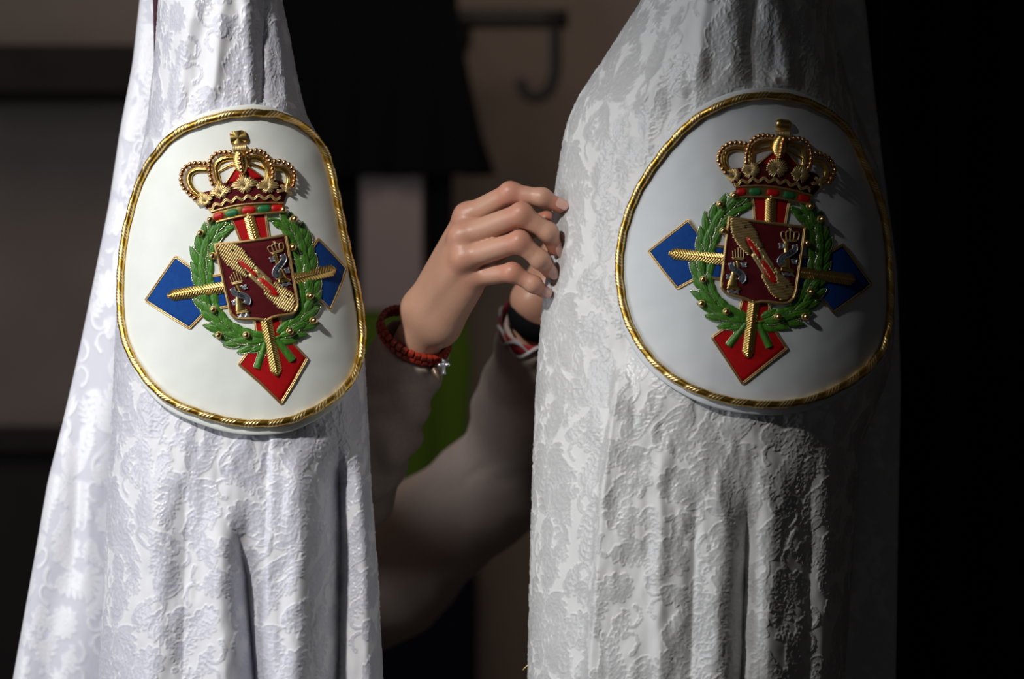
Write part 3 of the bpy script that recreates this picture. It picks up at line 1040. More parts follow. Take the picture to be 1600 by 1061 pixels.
        for kk, sx in ((0, 0.86), (1, 1.0)):
            mm_ = (s0 + s1) / 2
            a0, a1 = mm_ + (s0 - mm_) * sx, mm_ + (s1 - mm_) * sx
            cord(g, S, [a0 + dn * 2.6 * kk, a1 + dn * 2.6 * kk], 1.5, H, 2, False, False, 6)
        column = g.build('column', M['gold'], sh)
        g = MB()
        w0, w1 = np.array(cd['waves'][0]), np.array(cd['waves'][1])
        for kk in range(3):
            t = np.linspace(0, 1, 16)
            pth = w0 + (w1 - w0) * t[:, None] + dn * (kk * 1.8 - 1.2 + 0.9 * np.sin(t * 12 + kk))[:, None]
            cord(g, S, pth, 0.85, H, 1.5, False, True, 5)
        g.build('silver_waves', M['silver'], sh)
        # crown or coronet on the column
        g = MB()
        c0, c1 = np.array(cd['comb'][0], float), np.array(cd['comb'][1], float)
        ax = unit((c1 - c0)[None])[0]
        upv = np.array([ax[1], -ax[0]])
        wd = np.linalg.norm(c1 - c0)
        cord(g, S, [c0, c1], 0.95, H + 0.2 * MM, 2, False, False, 6)
        cord(g, S, [c0 + ax * 1.2 - upv * 2.0, c1 - ax * 1.2 - upv * 2.0], 0.95, H + 0.2 * MM, 2, False, False, 6)
        if cd.get('crown'):
            mm_ = (c0 + c1) / 2
            k_ = wd / 23.0
            P2 = lambda x, y: mm_ + ax * x * k_ + upv * y * k_
            for lp in ([(-11, 0), (-13.5, 6), (-13, 12), (-8.5, 12.5), (-6, 9), (-5.5, 1)], [(-5, 1), (-6.5, 8), (-5, 13.5), (0, 14.5)], [(0, 1), (0, 17)],
                       [(11, 0), (13.5, 6), (13, 12), (8.5, 12.5), (6, 9), (5.5, 1)], [(5, 1), (6.5, 8), (5, 13.5), (0, 14.5)], [(-2, 17), (0, 19), (2, 17), (0, 15.5)]):
                cord(g, S, [P2(*z) for z in lp], 0.75, H + 0.3 * MM, 1.5, False, True, 5)
        else:
            tl = cd['tines']
            for k_, tp in enumerate(tl):
                bp = c0 + (c1 - c0) * ((k_ + 0.5) / len(tl))
                cord(g, S, [bp, tp], 0.75, H + 0.2 * MM, 2, False, False, 5)
        g.build('column_crown', M['gold_thread'], sh)
        # ribbon with its word
        g = MB()
        rp = resample(cd['rib'], 1.0)
        strip(g, S, rp, np.linspace(3.4, 4.6, len(rp)) * np.clip(np.minimum(np.arange(len(rp)) + 3, 8) / 8, 0, 1), lambda s_, v: H + 1.6 * MM + 0.15 * MM * np.cos(v * 3) + 0 * s_, 7)
        rib = g.build('ribbon', M['ribbon'], sh)
        g = MB()
        for sg in (-1, 1):
            T = unit(np.gradient(rp, axis=0))
            pp = rp + np.stack([-T[:, 1], T[:, 0]], -1) * (np.linspace(3.6, 4.8, len(rp)) * sg)[:, None]
            cord(g, S, pp, 0.65, H + 1.5 * MM, 1.5, False, True, 5)
        for fl in cd['flags']:
            star_fill(g, S, fl, H + 0.6 * MM, 0.3 * MM, 2, 2)
            cord(g, S, fl, 0.7, H + 0.7 * MM, 1.5, True, False, 5)
        g.build('ribbon_edging', M['silver'], sh)
        g = MB()
        b0, b1 = np.array(cd['base'][0], float), np.array(cd['base'][1], float)
        if ck == 'col_r':
            b0, b1 = b1, b0
        ax = unit((b1 - b0)[None])[0]
        dnv = np.array([-ax[1], ax[0]])
        Ln = np.linalg.norm(b1 - b0)
        wch = Ln / len(cd['word'])
        for k_, ch in enumerate(cd['word']):
            for st in LETTERS[ch]:
                pp = [b0 + ax * (k_ * wch + x * wch * 0.62) + dnv * (y - 1) * 2.1 for x, y in st]
                cord(g, S, pp, 0.5, H + 1.85 * MM, 1.0, False, False, 5)
        g.build('motto_lettering', M['black'], sh)

    # --- crown
    cb = MB()
    star_fill(cb, S, d['crown_base'], 1.2 * MM, 1.6 * MM, 3, 8, False, np.mean(np.array(d['crown_base']), 0))
    crown = cb.build('crown', M['maroon'], root)
    tag(crown, 'gold royal crown with pearl arches over red velvet')
    cap = [d['cap_l'][1], d['cap_l'][0], d['cap_r'][0], d['cap_r'][1]]
    star_fill(MB(), S, cap, 2.6 * MM, 1.0 * MM, 3, 4).build('velvet_cap', M['red'], crown)
    g = MB()
    cord(g, S, d['cap_l'], 1.3, 3.0 * MM, 2, False, False, 6)
    cord(g, S, d['cap_r'], 1.3, 3.0 * MM, 2, False, False, 6)
    g.build('cap_edging', M['gold_cord'], crown)
    for a_ in d['back_arches']:
        strip(MB(), S, resample(a_, 1.2), 2.4, lambda s_, v: 1.0 * MM + 1.0 * MM * (1 - v * v) + 0.1 * MM * np.cos(2 * np.pi * (s_ + 2 * v) / 2.4), 7).build('back_arch', M['gold'], crown)
    for a_ in d['arches']:
        q = resample(a_, 1.0)
        strip(MB(), S, q, 4.4, lambda s_, v: 1.6 * MM + 1.6 * MM * (1 - v * v) + 0.22 * MM * np.cos(2 * np.pi * (s_ + 2 * v) / 2.6) - 0.4 * MM * np.exp(-((np.abs(v) - 0.45) / 0.1) ** 2), 13).build('arch', M['gold'], crown)
    bme = sphere_mesh('bead', 3.9 * PXM, M['bead'], 16, 11)
    for bl in d['beads']:
        q = resample(bl, 7.1)
        for (x, y) in q:
            ball('bead', bme, S.P(x, y, np.array(4.2 * MM)), crown)
    (p0, p1) = d['bulb']
    q = resample([p0, p1], 1.0)
    u = np.linspace(0, 1, len(q))
    strip(MB(), S, q, 11.0 * np.sin(np.pi * (u * 0.9 + 0.08)) ** 0.5, lambda s_, v: 3.5 * MM + 3.2 * MM * (1 - v * v) + 0.22 * MM * np.cos(2 * np.pi * s_ / 2.8), 11).build('centre_arch', M['gold'], crown)
    for (x, y) in d['bulb_beads']:
        ball('bead', bme, S.P(x, y, np.array(8.0 * MM)), crown)
    p0, p1 = np.array(d['collar'][0]), np.array(d['collar'][1])
    q = resample([p0, p1], 0.5, False, False)
    strip(MB(), S, q, 5.2, lambda s_, v: 3.0 * MM + 1.6 * MM * (1 - v ** 4) + 0.25 * MM * np.cos(2 * np.pi * s_ / 2.4), 7).build('collar', M['gold_thread'], crown)
    ox, oy = d['orb']
    upd = unit(np.array([[oy * 0 + (d['orb'][0] - (p0[0] + p1[0]) / 2), d['orb'][1] - (p0[1] + p1[1]) / 2]]))[0]
    rtd = np.array([-upd[1], upd[0]])
    g = MB()
    if leafy:      # cross pattee
        for dv, ln in ((upd, 11), (-upd, 9), (rtd, 12), (-rtd, 12)):
            q = np.array([ox, oy]) + np.linspace(0, ln, 14)[:, None] * dv
            strip(g, S, q, np.linspace(5.5, 8.5, 14), lambda s_, v: 2.6 * MM + 1.6 * MM * (1 - v * v), 7)
    else:          # padded round cap
        q = np.array([ox, oy]) + np.linspace(-11.5, 11.5, 26)[:, None] * rtd
        strip(g, S, q, 8.2 * (1 - np.abs(np.linspace(-1, 1, 26)) ** 4 * 0.45), lambda s_, v: 2.6 * MM + 2.6 * MM * (1 - v * v) * (1 - ((s_ - 11.5) / 12.5) ** 4), 11)
    g.build('orb', M['gold'], crown)
    # florets
    for ((x, y), r, tilt) in d['florets']:
        g = MB()
        dirs = [-2.35, -1.35, -0.62, 0.0, 0.62, 1.35, 2.35] if r > 13 else [-1.9, -0.8, 0.0, 0.8, 1.9]
        for a in dirs:
            a2 = -math.pi / 2 + a + tilt * 0.6 + (-0.15 if leafy else 0.05)
            ln = r * ((1.18 if a == 0 else 0.88 if abs(a) < 1 else 1.08 if abs(a) < 2 else 0.62) if leafy else (1.0 if abs(a) < 1.0 else 0.9) * (0.8 if abs(a) > 2 else 1))
            q = np.array([x, y]) + np.linspace(1.0, ln, 16)[:, None] * np.array([math.cos(a2), math.sin(a2)])
            uu = np.linspace(0, 1, 16)
            dd = np.array([math.cos(a2), math.sin(a2)])
            pn = np.array([-dd[1], dd[0]])
            nt_ = 4 if r > 13 else 3
            for k_ in range(nt_):
                o_ = (k_ - (nt_ - 1) / 2) * r * 0.155
                ln2 = ln * (1.0 - 0.22 * abs(k_ - (nt_ - 1) / 2) / (nt_ / 2)) + R.uniform(-0.8, 0.8)
                qq = np.array([x, y]) + pn * o_ * np.linspace(0.45, 1.1, 8)[:, None] + dd * np.linspace(1.0, ln2, 8)[:, None]
                b_, n_ = S.PN(qq[:, 0], qq[:, 1])
                V, F = tube3(b_ + n_ * (3.0 * MM + 0.9 * MM * np.sin(np.pi * np.linspace(0.15, 0.9, 8)))[:, None], r * 0.062 * PXM, 6, False, up=n_)
                g.add(V, F)
        g.build('floret', M['gold_thread'], crown)
    # wavy cords above the band, rims and stones
    q = resample(d['wavy'], 1.0)
    T = unit(np.gradient(q, axis=0))
    nn2 = np.stack([-T[:, 1], T[:, 0]], -1)
    wv = 2.6 * np.sin(2 * np.pi * np.arange(len(q)) / 17.0)
    for oo in (-1.4, 1.4):
        cord(MB(), S, q + nn2 * (wv + oo)[:, None], 1.2, 2.6 * MM, 1.3, False, True, 6).build('wavy_cord', M['gold_thread'], crown)
    band_poly = list(map(tuple, resample(d['rim_hi'], 6))) + list(map(tuple, resample(d['rim_lo'], 6)))[::-1]
    qh, ql = resample(d['rim_hi'], 3), resample(d['rim_lo'], 3)
    m = min(len(qh), len(ql))
    qh, ql = qh[np.linspace(0, len(qh) - 1, m).astype(int)], ql[np.linspace(0, len(ql) - 1, m).astype(int)]
    cc = (qh + ql) / 2
    band = strip(MB(), S, cc, np.linalg.norm(qh - ql, axis=1) / 2, lambda s_, v: 2.2 * MM + 0.5 * MM * (1 - v * v) + 0.1 * MM * np.cos(2 * np.pi * s_ / 2.4), 9).build('crown_band', M['gold'], crown)
    for key in ('rim_hi', 'rim_lo'):
        cord(MB(), S, d[key], 1.5, 2.6 * MM, 1.5, False, True, 7, 0).build('band_rim', M['gold_cord'], crown)
    for ((x, y), kind, hw) in d['stones']:
        i = int(np.argmin(np.hypot(cc[:, 0] - x, cc[:, 1] - y)))
        t = unit((cc[min(i + 2, m - 1)] - cc[max(i - 2, 0)])[None])[0]
        q = np.array([x, y]) + np.linspace(-hw, hw, 18)[:, None] * t
        w = 5.8 * (1 - np.abs(np.linspace(-1, 1, 18)) ** 4 * 0.5)
        st = strip(MB(), S, q, w, lambda s_, v, hw=hw: 2.6 * MM + 1.3 * MM * (1 - v * v) * (1 - ((s_ - hw) / hw * 0.9) ** 4), 9).build('stone', M['green_gem'] if kind else M['red_gem'], crown)
        tag(st, 'green stone' if kind else 'red stone')


def make_hood(name, label, form, folds, ncol, bb, matl, S, d, leafy, seed, post_px):
    base = at(post_px, 530, form.y0)
    root = thing(name, label, 'hood', (float(base[0]), float(form.y0), 0.0), 'embroidered white hoods')
    hood_cloth('front_cloth', form, folds, ncol, 1.5, bb, matl, root, seed)
    # the stand that carries the hood
    V, F = tube3(np.array([[base[0], form.y0, z] for z in np.linspace(0.03, 2.0, 14)]), 0.011, 12)
    p = MB().add(V, F)
    a = np.linspace(0, 2 * np.pi, 32, endpoint=False)
    prof = np.array([(0.0, 0.0), (0.14, 0.0), (0.15, 0.008), (0.14, 0.022), (0.03, 0.04), (0.012, 0.05)])
    Vb = np.stack([base[0] + prof[:, :1] * np.cos(a), form.y0 + prof[:, :1] * np.sin(a), prof[:, 1:] * np.ones(32)], -1)
    p.add(Vb.reshape(-1, 3), [grid_faces(len(prof), 32, True)])
    p.build('stand', M['wood'], root)
    make_badge(root, S, d, leafy)
    return root


hood_l = make_hood('penitent_hood', 'lavender-white damask hood on the left, brightly lit, with gold-roped crest badge', FORM_L, FOLDS_L, 400, 0.055, M['damask_l'], SURF_L, D_L, True, 1, 375)
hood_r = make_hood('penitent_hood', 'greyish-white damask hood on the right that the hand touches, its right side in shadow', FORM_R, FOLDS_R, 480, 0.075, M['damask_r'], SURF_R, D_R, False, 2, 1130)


# ---------------------------------------------------------------- rear cape of each hood (cloth hanging behind the front)
def cape(name, form, bb, matl, parent, seed, ncol=120, rows=3.0, label=None, amp=0.004):
    py = np.concatenate([np.linspace(-900, -60, 16)[:-1], np.arange(-60, 1110, rows), np.linspace(1110, 1600, 12)[1:]])[:, None]
    nb_ = 36
    u = np.concatenate([np.linspace(0, np.pi, ncol - nb_, endpoint=False), np.linspace(np.pi, 2 * np.pi, nb_, endpoint=False)])[None]
    l, r = form.lim(py)
    t = -np.cos(u)
    px = (l + r) / 2 + (r - l) / 2 * t
    pyb = np.broadcast_to(py, px.shape)
    fr = form.F(px, pyb)
    bk = form.y0 + bb * np.sqrt(np.clip(1 - t * t, 0, 1))
    fold = amp * np.sin(px / 17 + pyb / 160 + vnoise(px / 50, pyb / 200, seed) * 2) * np.clip(np.sin(u), 0, 1) * smoothstep(-50, 500, pyb)
    y = np.where(np.sin(u) >= 0, fr - fold, bk)
    P = at(px, pyb, y)
    m, rm = weave(px * 1.15 + seed * 61 + 5 * vnoise(px / 70, pyb / 70, seed), pyb + seed * 17)
    P[..., 1] -= np.where(np.sin(u) > 0, 0.0003 * m + 0.0004 * rm, 0)
    me = mesh_from(name, P.reshape(-1, 3), [grid_faces(len(py), ncol, True)], {'weave': m})
    o = link(name, me, matl, parent)
    tag(o, label)
    return o


CAPE_L = Form([(345, -1000), (218, 0), (207, 100), (188, 200), (170, 320), (146, 440), (121, 560), (98, 660), (75, 750), (56, 860), (38, 960), (20, 1061), (-20, 1300), (-60, 1800)],
              [(360, -1000), (400, 0), (420, 100), (440, 300), (500, 600), (540, 1061), (550, 1800)], 0.022, 3.2, 2.2, y0=0.085)
CAPE_R = Form([(1140, -1000), (1100, 0), (1080, 300), (1000, 700), (960, 1061), (950, 1800)],
              [(1165, -1000), (1352, 0), (1364, 120), (1380, 260), (1402, 420), (1408, 600), (1404, 800), (1400, 1061), (1398, 1800)], 0.022, 2.2, 2.4, y0=0.11)
cape('rear_cape', CAPE_L, 0.03, M['cape_l'], hood_l, 3, 250, 2.4, 'lavender-white damask cape hanging behind the front cloth')
cape('rear_cape', CAPE_R, 0.03, M['damask_r'], hood_r, 4, 130, 4.0, 'shadowed damask cape hanging behind the front cloth')
# dark lining that shows in the slit at the top of the left hood
g = MB()
yy = np.linspace(-60, 96, 40)
wd = np.interp(yy, [-60, 0, 96], [5.5, 4.0, 0.4])
cx = np.interp(yy, [-60, 0, 96], [243, 243, 241])
A0 = at(cx - wd, yy, 0.058 + 0 * yy)
B0 = at(cx + wd, yy, 0.054 + 0 * yy)
A1, B1 = A0 + [0, 0.004, 0], B0 + [0, 0.004, 0]
V = np.stack([A0, B0, B1, A1], 1).reshape(-1, 3)
g.add(V, [grid_faces(40, 4, True)])
tag(g.build('lining', M['lining'], hood_l), 'dark maroon lining in the slit')

# ---------------------------------------------------------------- PERSON_AND_ROOM
# ---------------------------------------------------------------- room shell
M['wall'] = mat('brown_grey_plaster', (0.165, 0.138, 0.122), 0.9, noise=0.12, nscale=6, bump=0.2, bscale=60, bdist=0.004)
M['floor'] = mat('dark_floor', (0.06, 0.05, 0.045), 0.6, noise=0.15, nscale=8)
M['ceil'] = mat('dark_ceiling', (0.12, 0.11, 0.10), 0.9)
M['blackcloth'] = mat('black_cloth', (0.004, 0.004, 0.0045), 1.0, spec=0.03, bump=0.2, bscale=300)
M['blackmetal'] = mat('black_metal', (0.010, 0.010, 0.010), 0.6, spec=0.3)
M['darkwood'] = mat('near_black_wood', (0.012, 0.009, 0.008), 0.7, spec=0.2, noise=0.2, nscale=20)
M['greencloth'] = mat('dark_green_cloth', (0.042, 0.078, 0.006), 0.9, spec=0.1, bump=0.2, bscale=300)
WALL_Y = 2.1


def structure(name, c, s, m):
    o = box(MB(), c, s).build(name, m, None, smooth=False)
    return tag(o, kind='structure')


structure('floor', (0, -0.7, -0.03), (6.4, 5.8, 0.06), M['floor'])
structure('ceiling', (0, -0.7, 3.23), (6.4, 5.8, 0.06), M['ceil'])
structure('wall_back', (0, WALL_Y + 0.05, 1.6), (6.4, 0.1, 3.2), M['wall'])
structure('wall_left', (-3.15, -0.7, 1.6), (0.1, 5.6, 3.2), M['wall'])
structure('wall_right', (3.15, -0.7, 1.6), (0.1, 5.6, 3.2), M['wall'])


def drape(py0, py1, left, right, y0, th, amp, wave, seed=0, ncol=90, nrow=60):
    """hanging cloth with vertical folds and real thickness, between two side lines"""
    L, R = np.asarray(left, float), np.asarray(right, float)
    py = np.linspace(py0, py1, nrow)[:, None]
    u = np.linspace(0, 1, ncol)[None]
    l, r = np.interp(py, L[:, 1], L[:, 0]), np.interp(py, R[:, 1], R[:, 0])
    px = l + (r - l) * u
    f = (py - py0) / (py1 - py0)
    fold = amp * np.sin(px / wave * 2 * np.pi + 2 * vnoise(px / wave / 2, py / 300 + px * 0, seed)) * (0.3 + 0.7 * f)
    hemw = 1.5 * np.sin(px / wave * 2 * np.pi + 1)
    A = at(px, py + hemw * f, y0 + fold)
    B = at(px[:, ::-1], py + hemw * f, y0 + th + fold[:, ::-1])
    V = np.concatenate([A, B], 1)
    n = 2 * ncol
    mb = MB().add(V.reshape(-1, 3), [grid_faces(nrow, n, True)])
    for row in (0, nrow - 1):
        k = np.arange(ncol - 1)
        b = row * n
        mb.F.append(np.stack([b + k, b + k + 1, b + n - 2 - k, b + n - 1 - k], -1))
    return mb


YR = 1.86
RS = (CAM_D + YR) / CAM_D * PXM
# coat rail on the back wall
p = at(620, 30, YR)
rail = thing('coat_rail', 'black metal rail high on the back wall, ending in a J-shaped hook', 'rail', (p[0], YR, p[2]))
q = np.stack([at(x, 30, YR) for x in np.linspace(380, 888, 12)])
V, F = tube3(q, 15 * RS, 16, up=np.broadcast_to([0, 0, 1.0], q.shape))
MB().add(V, F).build('rod', M['blackmetal'], rail)
hp = [(868, 36), (868, 80), (867, 115), (858, 140), (840, 152), (822, 146), (812, 126)]
q2 = resample(hp, 6)
q = at(q2[:, 0], q2[:, 1], YR)
V, F = tube3(q, 9.5 * RS, 14)
hk = MB().add(V, F)
V, F = tube3(np.stack([q[-1] + [-0.0005, 0, 0], q[-1] + [0.0005, 0, 0.0012]]), 10.5 * RS, 14)
hk.add(V, F)
hk.build('hook', M['blackmetal'], rail)
for bx in (430, 700):
    a = at(bx, 30, YR)
    V, F = tube3(np.array([a, [a[0], WALL_Y - 0.02, a[2]]]), 0.008, 12, up=np.broadcast_to([0, 0, 1.0], (2, 3)))
    b = MB().add(V, F)
    V, F = tube3(np.array([[a[0], WALL_Y - 0.02, a[2]], [a[0], WALL_Y + 0.002, a[2]]]), 0.03, 20, up=np.broadcast_to([0, 0, 1.0], (2, 3)))
    b.add(V, F)
    b.build('wall_bracket', M['blackmetal'], rail)
# cloak hanging from it
p = at(600, 30, YR)
cloak = thing('cloak', 'long black cloak hanging from the rail between the two hoods', 'cloak', (p[0], YR, 0))
drape(-80, 274, [(400, -80), (400, 300)], [(712, -80), (716, 10), (722, 60), (736, 130), (756, 220), (776, 274)], YR - 0.035, 0.012, 0.005, 62, 1).build('body', M['blackcloth'], cloak)
drape(240, 825, [(395, 240), (390, 825)], [(562, 240), (561, 600), (566, 825)], YR - 0.01, 0.012, 0.012, 55, 2).build('front_panel', M['blackcloth'], cloak)
drape(240, 470, [(664, 240), (668, 470)], [(708, 240), (706, 470)], YR - 0.01, 0.012, 0.008, 40, 3).build('front_panel', M['blackcloth'], cloak)
# green cloth on a peg batten
a, b = at(564, 484, 1.84), at(730, 500, 1.84)
g = MB()
box(g, ((a[0] + b[0]) / 2, 1.840, (a[2] + b[2]) / 2), (b[0] - a[0], 0.020, a[2] - b[2]))
tag(bevel(g.build('peg_batten', M['darkwood'], None, False), 0.003), 'dark wooden batten on the pale pillar that the green cloth hangs from', 'batten')
gc = drape(486, 806, [(560, 486), (563, 820)], [(728, 486), (738, 560), (732, 640), (722, 820)], 1.815, 0.008, 0.006, 60, 5)
gco = gc.build('green_cloth', M['greencloth'])
tag(gco, 'dark green cloth hanging in the gap behind the raised forearms', 'cloth')
# pale wall pilaster
a, b = at(567, 0, 1.85), at(659, 0, 1.85)
structure('trim_1', ((a[0] + b[0]) / 2, 1.976, 1.6), (b[0] - a[0], 0.25, 3.2), mat('pale_plaster', (0.19, 0.155, 0.15), 0.9, noise=0.06, nscale=8))
# low dark chest under the green cloth
a, b = at(560, 842, 1.72), at(742, 842, 1.72)
chest = thing('chest', 'low navy-black chest standing on the floor below the green cloth', 'chest', ((a[0] + b[0]) / 2, 1.87, 0))
g = MB()
box(g, ((a[0] + b[0]) / 2, 1.87, a[2] / 2 - 0.012), (b[0] - a[0], 0.30, a[2] - 0.024))
navy = mat('navy_black_paint', (0.0025, 0.0025, 0.006), 0.9, spec=0.05)
bevel(g.build('body', navy, chest, False), 0.004)
g = MB()
box(g, ((a[0] + b[0]) / 2, 1.87, a[2] - 0.012), (b[0] - a[0] + 0.016, 0.316, 0.024))
bevel(g.build('lid', navy, chest, False), 0.004)
# shelf and low cabinet at the left
a, b = at(-120, 80, 2.0), at(300, 154, 2.0)
g = MB()
box(g, ((a[0] + b[0]) / 2, 2.0, (a[2] + b[2]) / 2), (b[0] - a[0], 0.22, a[2] - b[2]))
sh_ = bevel(g.build('wall_shelf', M['darkwood'], None, False), 0.004)
tag(sh_, 'thick black shelf board on the wall left of the left hood', 'shelf')
p = at(-40, 700, 1.85)
cab = thing('cabinet', 'low near-black cabinet in the dark bottom left corner', 'cabinet', (p[0], 1.85, 0))
zt = p[2]
cx0, cx1 = at(-260, 700, 1.6)[0], at(118, 700, 1.6)[0]
g = MB()
box(g, ((cx0 + cx1) / 2, 1.85, zt / 2 + 0.02), (cx1 - cx0, 0.44, zt - 0.04))
bevel(g.build('body', M['darkwood'], cab, False), 0.004)
g = MB()
box(g, ((cx0 + cx1) / 2, 1.84, zt + 0.012), (cx1 - cx0 + 0.03, 0.48, 0.024))
bevel(g.build('cabinet_top', M['darkwood'], cab, False), 0.005)
for k in (0, 1):
    w = (cx1 - cx0) / 2
    g = MB()
    box(g, (cx0 + w * (k + 0.5), 1.622, zt / 2 + 0.02), (w - 0.01, 0.02, zt - 0.08))
    dr = bevel(g.build('door', M['darkwood'], cab, False), 0.003)
    g = MB()
    V, F = tube3(np.array([[cx0 + w * (0.9 if k == 0 else 1.1), 1.60, zt * 0.55], [cx0 + w * (0.9 if k == 0 else 1.1), 1.60, zt * 0.65]]), 0.006, 10)
    g.add(V, F)
    g.build('handle', M['blackmetal'], dr)
# black sheet added at the right, standing in for the darkness there
p = at(1640, 400, 0.45)
cur = drape(-560, 3180, [(1330, -560), (1345, 600), (1345, 3180)], [(2300, -560), (2300, 3180)], 0.42, 0.01, 0.02, 85, 7, 260, 40).build('shade_backdrop', M['blackcloth'])
tag(cur, 'black sheet added to darken the right edge behind the right hood', 'shade_backdrop')


# ---------------------------------------------------------------- the person whose hands reach between the hoods
def smin(a, b, k):
    h = np.clip(0.5 + 0.5 * (b - a) / k, 0, 1)
    return b + (a - b) * h - k * h * (1 - h)


def cone(P, a, b, ra, rb, flat=None):
    a, b = np.asarray(a, float), np.asarray(b, float)
    ba = b - a
    t = np.clip(((P - a) @ ba) / max(ba @ ba, 1e-12), 0, 1)
    d = P - a - t[..., None] * ba
    if flat is not None:                       # squash across one direction
        n, k = flat
        d = d + (d @ n)[..., None] * n * (k - 1)
    return np.linalg.norm(d, axis=-1) - (ra + (rb - ra) * t)


def sdf_mesh(fn, lo, hi, vox):
    lo, hi = np.asarray(lo, float), np.asarray(hi, float)
    n = np.ceil((hi - lo) / vox).astype(int) + 1
    out = np.empty(n, np.float32)
    ax = [lo[i] + np.arange(n[i]) * vox for i in range(3)]
    for i0 in range(0, n[0], 24):
        X, Y, Z = np.meshgrid(ax[0][i0:i0 + 24], ax[1], ax[2], indexing='ij')
        out[i0:i0 + 24] = fn(np.stack([X, Y, Z], -1))
    g = openvdb.FloatGrid(background=1.0)
    g.copyFromArray(out)
    pts, quads = g.convertToQuads(isovalue=0.0)
    V = pts.astype(float) * vox + lo
    q = np.asarray(quads, dtype=int)
    # orient outwards
    e1, e2 = V[q[:, 1]] - V[q[:, 0]], V[q[:, 2]] - V[q[:, 0]]
    vol = np.einsum('ij,ij->i', V[q[:, 0]], np.cross(e1, e2)).sum()
    if vol < 0:
        q = q[:, ::-1]
    return V, q


A3 = lambda px, py, y: at(px, py, y)
HO = 0.012
W_ = A3(669, 498, 0.006 + HO)
J = {
    'index': [A3(731, 339, -.020 + HO), A3(797, 302, -.043 + HO), A3(846, 309, -.048 + HO), A3(874, 321.5, -.046 + HO)],
    'middle': [A3(723, 371, -.032 + HO), A3(814, 335, -.056 + HO), A3(856, 363, -.053 + HO), A3(868, 388, -.044 + HO)],
    'ring': [A3(726, 404, -.035 + HO), A3(811, 378, -.058 + HO), A3(843, 405, -.055 + HO), A3(858, 423, -.046 + HO)],
    'little': [A3(741, 432, -.026 + HO), A3(800, 426, -.048 + HO), A3(833, 444, -.048 + HO), A3(848, 455, -.042 + HO)],
    'thumb': [A3(716, 432, .016 + HO), A3(772, 392, .024 + HO), A3(824, 356, .018 + HO), A3(854, 342, .008 + HO)],
}
RAD = {'index': (.0112, .0086, .0074, .0061), 'middle': (.0115, .0090, .0076, .0064), 'ring': (.0108, .0086, .0073, .0061),
       'little': (.0098, .0076, .0064, .0054), 'thumb': (.0150, .0105, .0092, .0068)}
W_RAD, W_ULN = A3(657, 482, 0.008 + HO), A3(688, 511, 0.004 + HO)
FORE = A3(600, 640, 0.080 + HO)


def hand_sdf(P, J, W0, W1, FR, dors):
    palm = smin(cone(P, W0, W1, .0155, .0155), cone(P, (W0 + W1) / 2, FR, .0195, .0230), .010)
    mid = (W0 + W1) / 2
    w = {'index': 0.0, 'middle': 0.33, 'ring': 0.66, 'little': 1.0}
    for f, k in w.items():
        palm = smin(palm, cone(P, W0 + (W1 - W0) * k, J[f][0], .0145, RAD[f][0] * 0.98), .008)
    # heel of the hand on both sides
    palm = smin(palm, cone(P, W1 + (J['little'][0] - W1) * 0.15, W1 + (J['little'][0] - W1) * 0.8, .0135, .0120), .008)
    palm = smin(palm, cone(P, W0 - dors * 0.010, J['thumb'][0], .0135, .0165), .010)
    # tendons and knuckles
    for f in w:
        k0 = J[f][0] + dors * RAD[f][0] * 0.36
        palm = smin(palm, np.linalg.norm(P - k0, axis=-1) - RAD[f][0] * 0.72, .009)
        palm = smin(palm, cone(P, k0, mid + dors * .014, .0022, .0015) - .0006, .007)
    fing = None
    for f in J:
        j, r = J[f], RAD[f]
        c = None
        for i in range(3):
            ra, rb = r[i], r[i + 1]
            s = cone(P, j[i], j[i + 1], ra * (0.97 if i else 0.93), rb)
            # softer pads between the joints
            m = (j[i] + j[i + 1]) / 2
            c = s if c is None else smin(c, s, .004)
        for i in (1, 2):                      # joint bumps
            bend = j[i] - (j[i - 1] + j[i + 1]) / 2
            bend = bend / (np.linalg.norm(bend) + 1e-9)
            c = smin(c, np.linalg.norm(P - (j[i] + bend * r[i] * 0.16), axis=-1) - r[i] * 0.88, .005)
        if f == 'thumb':
            palm = smin(palm, c, .008)
        else:
            fing = c if fing is None else smin(fing, c, .0012)
    return smin(palm, fing, .0055)


DORS = unit(np.array([[-0.25, -0.92, 0.25]]))[0]
allj = np.concatenate([np.array(v) for v in J.values()] + [np.array([W_RAD, W_ULN, FORE])])
Vr, Qr = sdf_mesh(lambda P: hand_sdf(P, J, W_RAD, W_ULN, FORE, DORS), allj.min(0) - .03, allj.max(0) + .03, .0013)

# left hand: the mirrored hand, behind the right hood
WL = A3(842, 480, 0.21)
mir = lambda v: WL + (np.asarray(v) - W_) * np.array([1.0, -1.0, 1.0])
JL = {k: [mir(x) for x in v] for k, v in J.items()}
FL = A3(812, 640, 0.30)
WL0, WL1 = mir(W_RAD), mir(W_ULN)
WL0, WL1 = WL0 + (WL - (WL0 + WL1) / 2), WL1 + (WL - (WL0 + WL1) / 2)
allj = np.concatenate([np.array(v) for v in JL.values()] + [np.array([WL0, WL1, FL])])
Vl, Ql = sdf_mesh(lambda P: hand_sdf(P, JL, WL0, WL1, FL, DORS * [1, -1, 1]), allj.min(0) - .03, allj.max(0) + .03, .0018)

# rest of the figure: head, neck, trunk, arms, legs
SR, SL = A3(345, 790, 0.36), A3(385, 960, 0.64)
ER, EL = A3(470, 900, 0.22), A3(803, 742, 0.40)
NECK = (SR + SL) / 2 + np.array([-0.005, 0, 0.03])
CHEST = (SR + SL) / 2 + np.array([-0.01, 0, -0.12])
PELV = np.array([CHEST[0] - 0.03, CHEST[1], 0.90])
HEAD = NECK + np.array([0.025, 0, 0.165])
YA = np.array([0, 1.0, 0])


